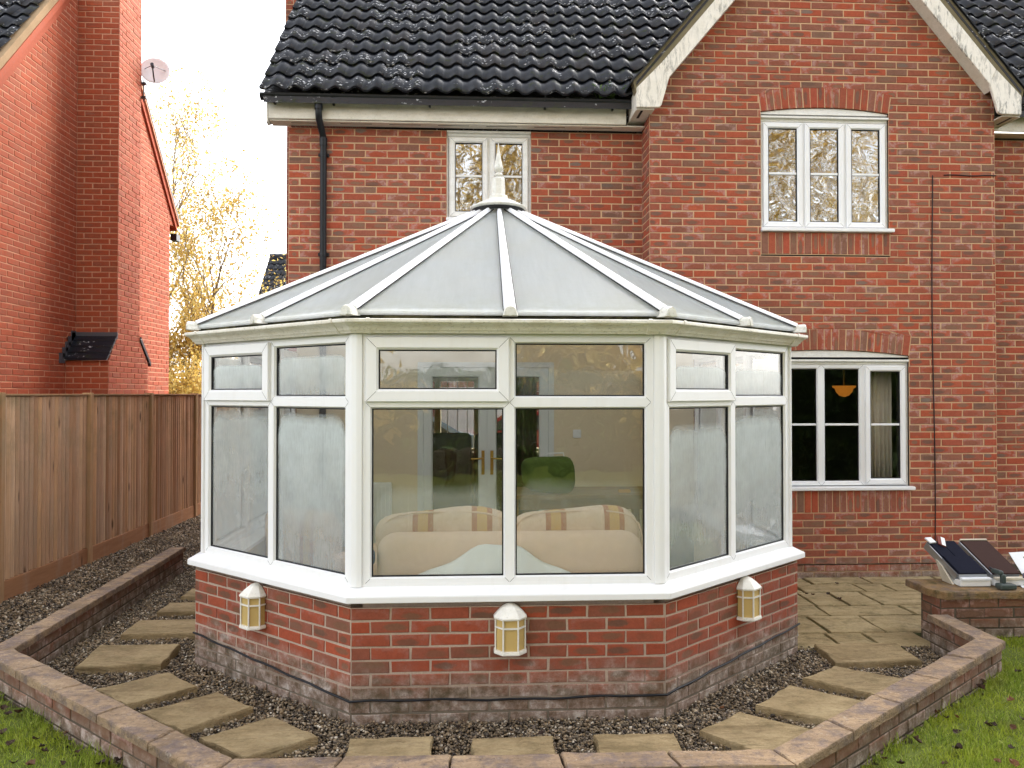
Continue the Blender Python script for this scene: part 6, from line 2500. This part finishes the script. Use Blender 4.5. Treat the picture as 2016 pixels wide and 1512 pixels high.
f0, ux, rise, nrm = roof_sample("navy tiled roof sample block on the patio wall, topped with two small colour chips", 3.715, False)
for k, (c, r_, m_, lab) in enumerate(((0.10, 0.92, M_PAPER, "small white colour chip on the top corner of the navy roof sample"), (0.34, 0.84, M_CARD_RED, "white and maroon colour chip lying on the navy roof sample"))):
    q = f0 + ux * c + rise * r_ + nrm * 0.012
    t = thing("colour_chip", lab, "colour chip", q)
    a = Matrix.Rotation(R(-35 if k else 5), 3, nrm)
    e1_, e2_ = a @ ux.normalized() * (0.055 if k else 0.05), a @ rise.normalized() * (0.085 if k else 0.055)
    b = MB()
    b.hexa([q - nrm * .006 - e1_ / 2, q - nrm * .006 + e1_ / 2, q - nrm * .006 + e1_ / 2 + e2_, q - nrm * .006 - e1_ / 2 + e2_,
            q + nrm * .006 - e1_ / 2, q + nrm * .006 + e1_ / 2, q + nrm * .006 + e1_ / 2 + e2_, q + nrm * .006 - e1_ / 2 + e2_])
    b.build("chip", m_ if k == 0 else M_CARD_RED, t)
    if k:
        b = MB()
        b.hexa([q + nrm * .0065 - e1_ * .05, q + nrm * .0065 + e1_ * .48, q + nrm * .0065 + e1_ * .48 + e2_ * .98, q + nrm * .0065 - e1_ * .05 + e2_ * .98,
                q + nrm * .009 - e1_ * .05, q + nrm * .009 + e1_ * .48, q + nrm * .009 + e1_ * .48 + e2_ * .98, q + nrm * .009 - e1_ * .05 + e2_ * .98])
        b.build("paper_label", M_PAPER, t)
roof_sample("brown tiled roof sample block on the patio wall, beside the navy one", 3.985, True)

# cordless tool with its battery foot
tool = thing("cordless_tool", "small grey-green cordless tool standing on its battery on the patio wall", "power tool", (3.99, 5.56, TZ))
rounded_box("battery", (3.995, 5.575, TZ + 0.022), (0.125, 0.075, 0.040), 0.010, M_TOOL, tool)
rounded_box("handle", (3.990, 5.60, TZ + 0.070), (0.034, 0.036, 0.075), 0.010, M_TOOL, tool)
rounded_box("body", (3.975, 5.64, TZ + 0.115), (0.036, 0.10, 0.036), 0.012, M_TOOL, tool)
b = MB()
b.tube([(3.973, 5.685, TZ + 0.12), (3.970, 5.72, TZ + 0.13)], [0.013, 0.008], 10)
b.build("chuck", M_DARK_METAL, tool)

# colour card and binder
card = thing("colour_card", "white card with a navy and a red-brown swatch propped behind the binder", "card", (4.34, 5.85, TZ))
c0, cu, cv = Vector((4.285, 5.74, TZ + 0.005)), Vector((0.215, 0.0, 0.01)), Vector((-0.055, 0.13, 0.205))
cn = cu.cross(cv).normalized()
b = MB()
b.hexa([c0, c0 + cu, c0 + cu + cv, c0 + cv, c0 + cn * .003, c0 + cu + cn * .003, c0 + cu + cv + cn * .003, c0 + cv + cn * .003])
b.build("sheet", M_PAPER, card)
for (a0, a1, b0, b1, m_) in ((0.42, 0.86, 0.60, 0.83, M_NAVY), (0.42, 0.86, 0.27, 0.50, M_CARD_RED)):
    b = MB()
    q = [c0 + cu * a0 + cv * b0, c0 + cu * a1 + cv * b0, c0 + cu * a1 + cv * b1, c0 + cu * a0 + cv * b1]
    b.hexa([v + cn * .0035 for v in q] + [v + cn * .0045 for v in q])
    b.build("swatch", m_, card)
binder = thing("binder", "dark blue ring binder lying open with white papers on the patio wall", "binder", (4.45, 5.6, TZ))
bc = Vector((4.255, 5.615, TZ + 0.022))
for k in range(3):
    b = MB()
    z_ = TZ + 0.035 + k * 0.014
    P = [(4.225 - k * .018, 5.66), (4.36, 5.50), (4.95, 5.52), (4.9, 5.80), (4.26, 5.76)]
    b.prism([Vector((x, y, z_ + 0.05 * (y - 5.5))) for x, y in P], (0, 0, 0.011))
    b.build("cover", M_PURPLE, binder, bevel=0.003)
b = MB()
b.prism([Vector((x, y, TZ + 0.078 + 0.05 * (y - 5.5))) for x, y in [(4.30, 5.67), (4.40, 5.54), (4.9, 5.55), (4.88, 5.74), (4.30, 5.735)]], (0, 0, 0.003))
b.build("paper", M_PAPER, binder)
b = MB()
b.prism([Vector((x, y, TZ + 0.006)) for x, y in [(4.14, 5.60), (4.22, 5.57), (4.40, 5.66), (4.36, 5.76), (4.20, 5.72)]], (0, 0, 0.004))
o = b.build("leaflet", M_PAPER)
tag(o, "folded white leaflet half under the dark binder on the patio wall", "leaflet")

# weed growing out of the house gutter
weed = thing("gutter_weed", "small green weed growing out of the black roof gutter", "weed", (1.38, gyc, 4.88))
r_w = random.Random(3)
b = MB()
lv = MB()
for k in range(16):
    p0 = Vector((1.38 + r_w.uniform(-.10, .14), gyc + r_w.uniform(-.03, .03), 4.86))
    d = Vector((r_w.uniform(-.7, .5), r_w.uniform(-.5, .1), 1)).normalized()
    L = r_w.uniform(0.08, 0.24)
    p1 = p0 + d * L * .6
    p2 = p1 + (d + Vector((r_w.uniform(-.6, .6), -.2, -.4))).normalized() * L * .4
    b.tube([p0, p1, p2], [0.003, 0.0025, 0.001], 4)
    for j in range(9):
        q = p0.lerp(p1, j / 5) if j < 5 else p1.lerp(p2, (j - 5) / 4)
        s_ = Vector((r_w.uniform(-1, 1), r_w.uniform(-1, .2), r_w.uniform(-.2, .8))).normalized() * r_w.uniform(.02, .045)
        t_ = s_.cross(Vector((.3, .5, 1))).normalized() * 0.007
        lv.add([q, q + s_ * .5 + t_, q + s_, q + s_ * .5 - t_], [(0, 1, 2, 3)], 0.05 + 0.9 * r_w.random())
b.build("stem", M_WEED, weed)
lo_ = lv.build("leaves", M_WEED, weed, recalc=False)

# ------------------------------------------------------------------ trees
def grow(seed, base, height, trunk_r, spread, n_limbs, levels, up=0.35, start=0.25, droop=0.0):
    """Returns branch polylines [(points, radii)] and twig tips."""
    r_ = random.Random(seed)
    out, tips = [], []

    def branch(p, d, L, rad, lev):
        pts, n = [p.copy()], 5 if lev else 8
        d = d.normalized()
        for i in range(n):
            d = (d + Vector((r_.gauss(0, .13), r_.gauss(0, .13), r_.gauss(0, .08) + (up * 0.12 if lev else 0.03) - droop * 0.1 * lev))).normalized()
            pts.append(pts[-1] + d * L / n)
        rs = [max(0.004, rad * (1 - 0.85 * i / n)) for i in range(n + 1)]
        out.append((pts, rs, lev))
        if lev >= levels:
            tips.append(pts)
            return
        if lev >= levels - 1:
            tips.append(pts[2:])
        k = n_limbs if lev == 0 else r_.randint(4, 6)
        for j in range(k):
            t_ = start + (1 - start) * (j + r_.random()) / k if lev == 0 else 0.25 + 0.75 * (j + r_.random()) / k
            i = min(n - 1, int(t_ * n))
            q = pts[i].lerp(pts[i + 1], t_ * n - i)
            a = r_.uniform(0, 2 * math.pi)
            side = Vector((math.cos(a), math.sin(a), 0))
            side = (side - d * side.dot(d)).normalized() if lev else side
            nd_ = (side * spread + Vector((0, 0, up)) + d * 0.45).normalized()
            branch(q, nd_, L * (r_.uniform(.36, .52) * (1.1 - 0.55 * t_) if lev == 0 else r_.uniform(.42, .62)), rs[i] * 0.55, lev + 1)
    branch(Vector(base), Vector((r_.uniform(-.05, .05), r_.uniform(-.05, .05), 1)), height, trunk_r, 0)
    return out, tips


LEAF_V = [(0, -0.5, 0), (0.30, -0.05, 0.10), (0.0, 0.55, 0.0), (-0.30, -0.05, 0.10)]
LEAF_F = [(0, 1, 2), (0, 2, 3)]


def tree(name, label, seed, base, height, trunk_r, spread, n_limbs, levels, leaf, size, per_tip, mat, cat="tree", up=0.35, start=0.25, droop=0.0, jitter=0.12, thin_top=None, group=None):
    t = thing(name, label, cat, base, group)
    br, tips = grow(seed, base, height, trunk_r, spread, n_limbs, levels, up, start, droop)
    b = MB()
    for pts, rs, lev in br:
        b.tube(pts, rs, 7 if lev == 0 else 5 if lev == 1 else 3, caps=False)
    b.build("trunk", M_BARK, t, recalc=False)
    g = np.random.default_rng(seed)
    pos = []
    for pts in tips:
        k = per_tip
        if thin_top:
            k = max(0, int(round(per_tip * thin_top(pts[-1].z))))
        for _ in range(k):
            s_ = g.random() * (len(pts) - 1)
            i = min(len(pts) - 2, int(s_))
            q = pts[i].lerp(pts[i + 1], s_ - i)
            pos.append((q.x, q.y, q.z))
    pos = np.array(pos, dtype=np.float32) + g.normal(0, jitter, (len(pos), 3))
    n = len(pos)
    s_ = size * g.uniform(0.6, 1.3, n)
    o = scatter("crown", LEAF_V, LEAF_F, pos, np.stack([s_, s_, s_], 1), rot_arrays(g, n, 0.9), 0.002 + 0.998 * g.random(n), mat, t)
    return t


thin = lambda z: max(0.28, min(1.0, 1.25 - (z - 2.0) / 5.0))
tree("birch_tree", "slender golden-leaved tree in the gap between the two houses, nearest the chimney", 12, (-7.9, 21.0, -0.1), 8.4, 0.10, 0.70, 24, 3, None, 0.088, 20, M_GOLD, up=0.75, start=0.12, thin_top=thin, group="golden trees behind the houses")
tree("birch_tree", "slender golden-leaved tree in the gap between the two houses, nearest the conservatory roof", 15, (-7.35, 20.0, -0.1), 6.2, 0.08, 0.75, 22, 3, None, 0.088, 20, M_GOLD, up=0.7, start=0.12, thin_top=thin, group="golden trees behind the houses")
tree("golden_shrub", "dense golden shrub just above the end of the timber fence", 19, (-7.0, 18.2, -0.1), 3.1, 0.06, 1.0, 12, 3, None, 0.085, 34, M_GOLD, "shrub", up=0.5, start=0.05, jitter=0.22)
tree("golden_shrub", "dense golden shrub against the neighbour's wall end above the fence", 23, (-8.3, 18.8, -0.1), 3.4, 0.06, 1.0, 12, 3, None, 0.085, 30, M_GOLD, "shrub", up=0.5, start=0.05, jitter=0.22)

# distant house between the trees and the brick wall
dh = thing("distant_house", "distant house with a dark mossy tiled roof, glimpsed beside the brick corner", "house", (-4.6, 26, 0))
b = MB()
b.wbox(-7.1, -1.5, 25.2, 31, -0.1, 3.6)
b.build("wall", M_BRICK_FLAT, dh)
b = MB()
b.hexa([(-7.25, 25.0, 3.55), (-1.3, 25.0, 3.55), (-1.3, 28, 6.75), (-7.25, 28, 6.75), (-7.25, 25.0, 3.45), (-1.3, 25.0, 3.45), (-1.3, 28, 6.65), (-7.25, 28, 6.65)])
b.hexa([(-7.25, 31.0, 3.55), (-1.3, 31.0, 3.55), (-1.3, 28, 6.75), (-7.25, 28, 6.75), (-7.25, 31.0, 3.45), (-1.3, 31.0, 3.45), (-1.3, 28, 6.65), (-7.25, 28, 6.65)])
dro = b.build("roof", M_TILE_FAR, dh)
tmf = tile_mesh("tile", M_TILE_FAR)
tile_field(dro, tmf, (-7.25, 24.97, 3.56), (1, 0, 0), (0, 3, 3.2), 8, 15, 0.305, lambda q: True, 120, joined_mat=M_TILE_FAR)
b = MB()
b.tube([(-7.25, 28, 6.81), (-1.3, 28, 6.81)], 0.10, 8)
b.build("ridge_tile", M_TILE_FAR, dro)

# trees at the bottom of the garden, behind the photographer: they show in the window reflections
for k, (x, y, h, sd_, lab) in enumerate(((0.5, -11.0, 12.5, 41, "tall golden tree mirrored in the upper window behind the finial"),
                                         (7.0, -12.5, 13.5, 42, "tall golden tree at the garden end, mirrored between the two upper windows"),
                                         (12.5, -10.5, 13.0, 43, "tall golden tree mirrored in the three-light upper window"),
                                         (-6.0, -12.0, 11.5, 44, "tall golden tree at the fence end of the garden, mirrored in the conservatory glass"))):
    tree("garden_tree", lab, sd_, (x, y, -0.1), h, 0.16, 0.85, 16, 3, None, 0.16, 60, M_GOLD, up=0.45, start=0.18, jitter=0.3, group="golden trees at the garden end")
for k, (x, y, h, sd_, lab) in enumerate(((12.5, -5.0, 4.5, 51, "leafy green shrub mirrored in the lower house window"), (17.0, -6.5, 6.0, 52, "tall green shrub at the garden's patio side, mirrored in dark glass"),
                                         (-3.5, -9.5, 4.6, 53, "green shrub under the golden trees, mirrored in the conservatory panes"), (3.0, -10.0, 4.2, 54, "green shrub at the middle of the garden end, mirrored in the front panes"))):
    tree("garden_shrub", lab, sd_, (x, y, -0.1), h, 0.07, 1.0, 12, 3, None, 0.20, 22, M_GREEN_LEAF if k < 2 else M_GOLD, "shrub", up=0.4, start=0.08, jitter=0.3)

# tall evergreen hedge along the far side of the garden, mirrored in the lower windows
def hedge(label, x0, x1, y0, y1, h, seed, n):
    g = np.random.default_rng(seed)
    t = thing("evergreen_hedge", label, "hedge", ((x0 + x1) / 2, (y0 + y1) / 2, 0))
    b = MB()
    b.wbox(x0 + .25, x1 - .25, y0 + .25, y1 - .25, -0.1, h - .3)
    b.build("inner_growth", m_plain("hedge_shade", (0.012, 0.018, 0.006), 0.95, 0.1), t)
    pos = np.stack([g.uniform(x0, x1, n), g.uniform(y0, y1, n), g.uniform(0, h, n)], 1)
    f = g.integers(0, 5, n)
    for ax, side, k in ((0, x0, 0), (0, x1, 1), (1, y0, 2), (1, y1, 3), (2, h, 4)):
        pos[f == k, ax] = side + g.normal(0, 0.10, (f == k).sum())
    s_ = 0.13 * g.uniform(0.6, 1.3, n)
    scatter("foliage", LEAF_V, LEAF_F, pos, np.stack([s_, s_, s_], 1), rot_arrays(g, n, 0.9), 0.002 + 0.998 * g.random(n), M_GREEN_LEAF, t)


hedge("tall evergreen hedge beyond the lawn, mirrored dark in the lower house window", 6.2, 7.3, -9.0, 3.6, 3.4, 5, 26000)
hedge("evergreen hedge across the garden end, mirrored in the conservatory panes", -4.2, 7.0, -9.8, -8.8, 2.2, 6, 16000)

# house across the street, glimpsed through the lounge
oh = thing("street_house", "brick house across the street, glimpsed through the lounge window", "house", (0, 28, 0))
b = MB()
b.wbox(-2.6, 12, 27, 32, -0.1, 3.0)
b.build("wall", M_BRICK_FLAT, oh)
b = MB()
b.wbox(-1.2, 1.4, 26.93, 26.99, 0.0, 2.1)
b.build("garage_door", M_WHITE, oh)
b = MB()
b.prism([(12.2, 26.7, 2.9), (12.2, 32.3, 2.9), (12.2, 29.5, 5.0)], (14.6, 0, 0))
b.build("roof", M_TILE_FAR, oh)
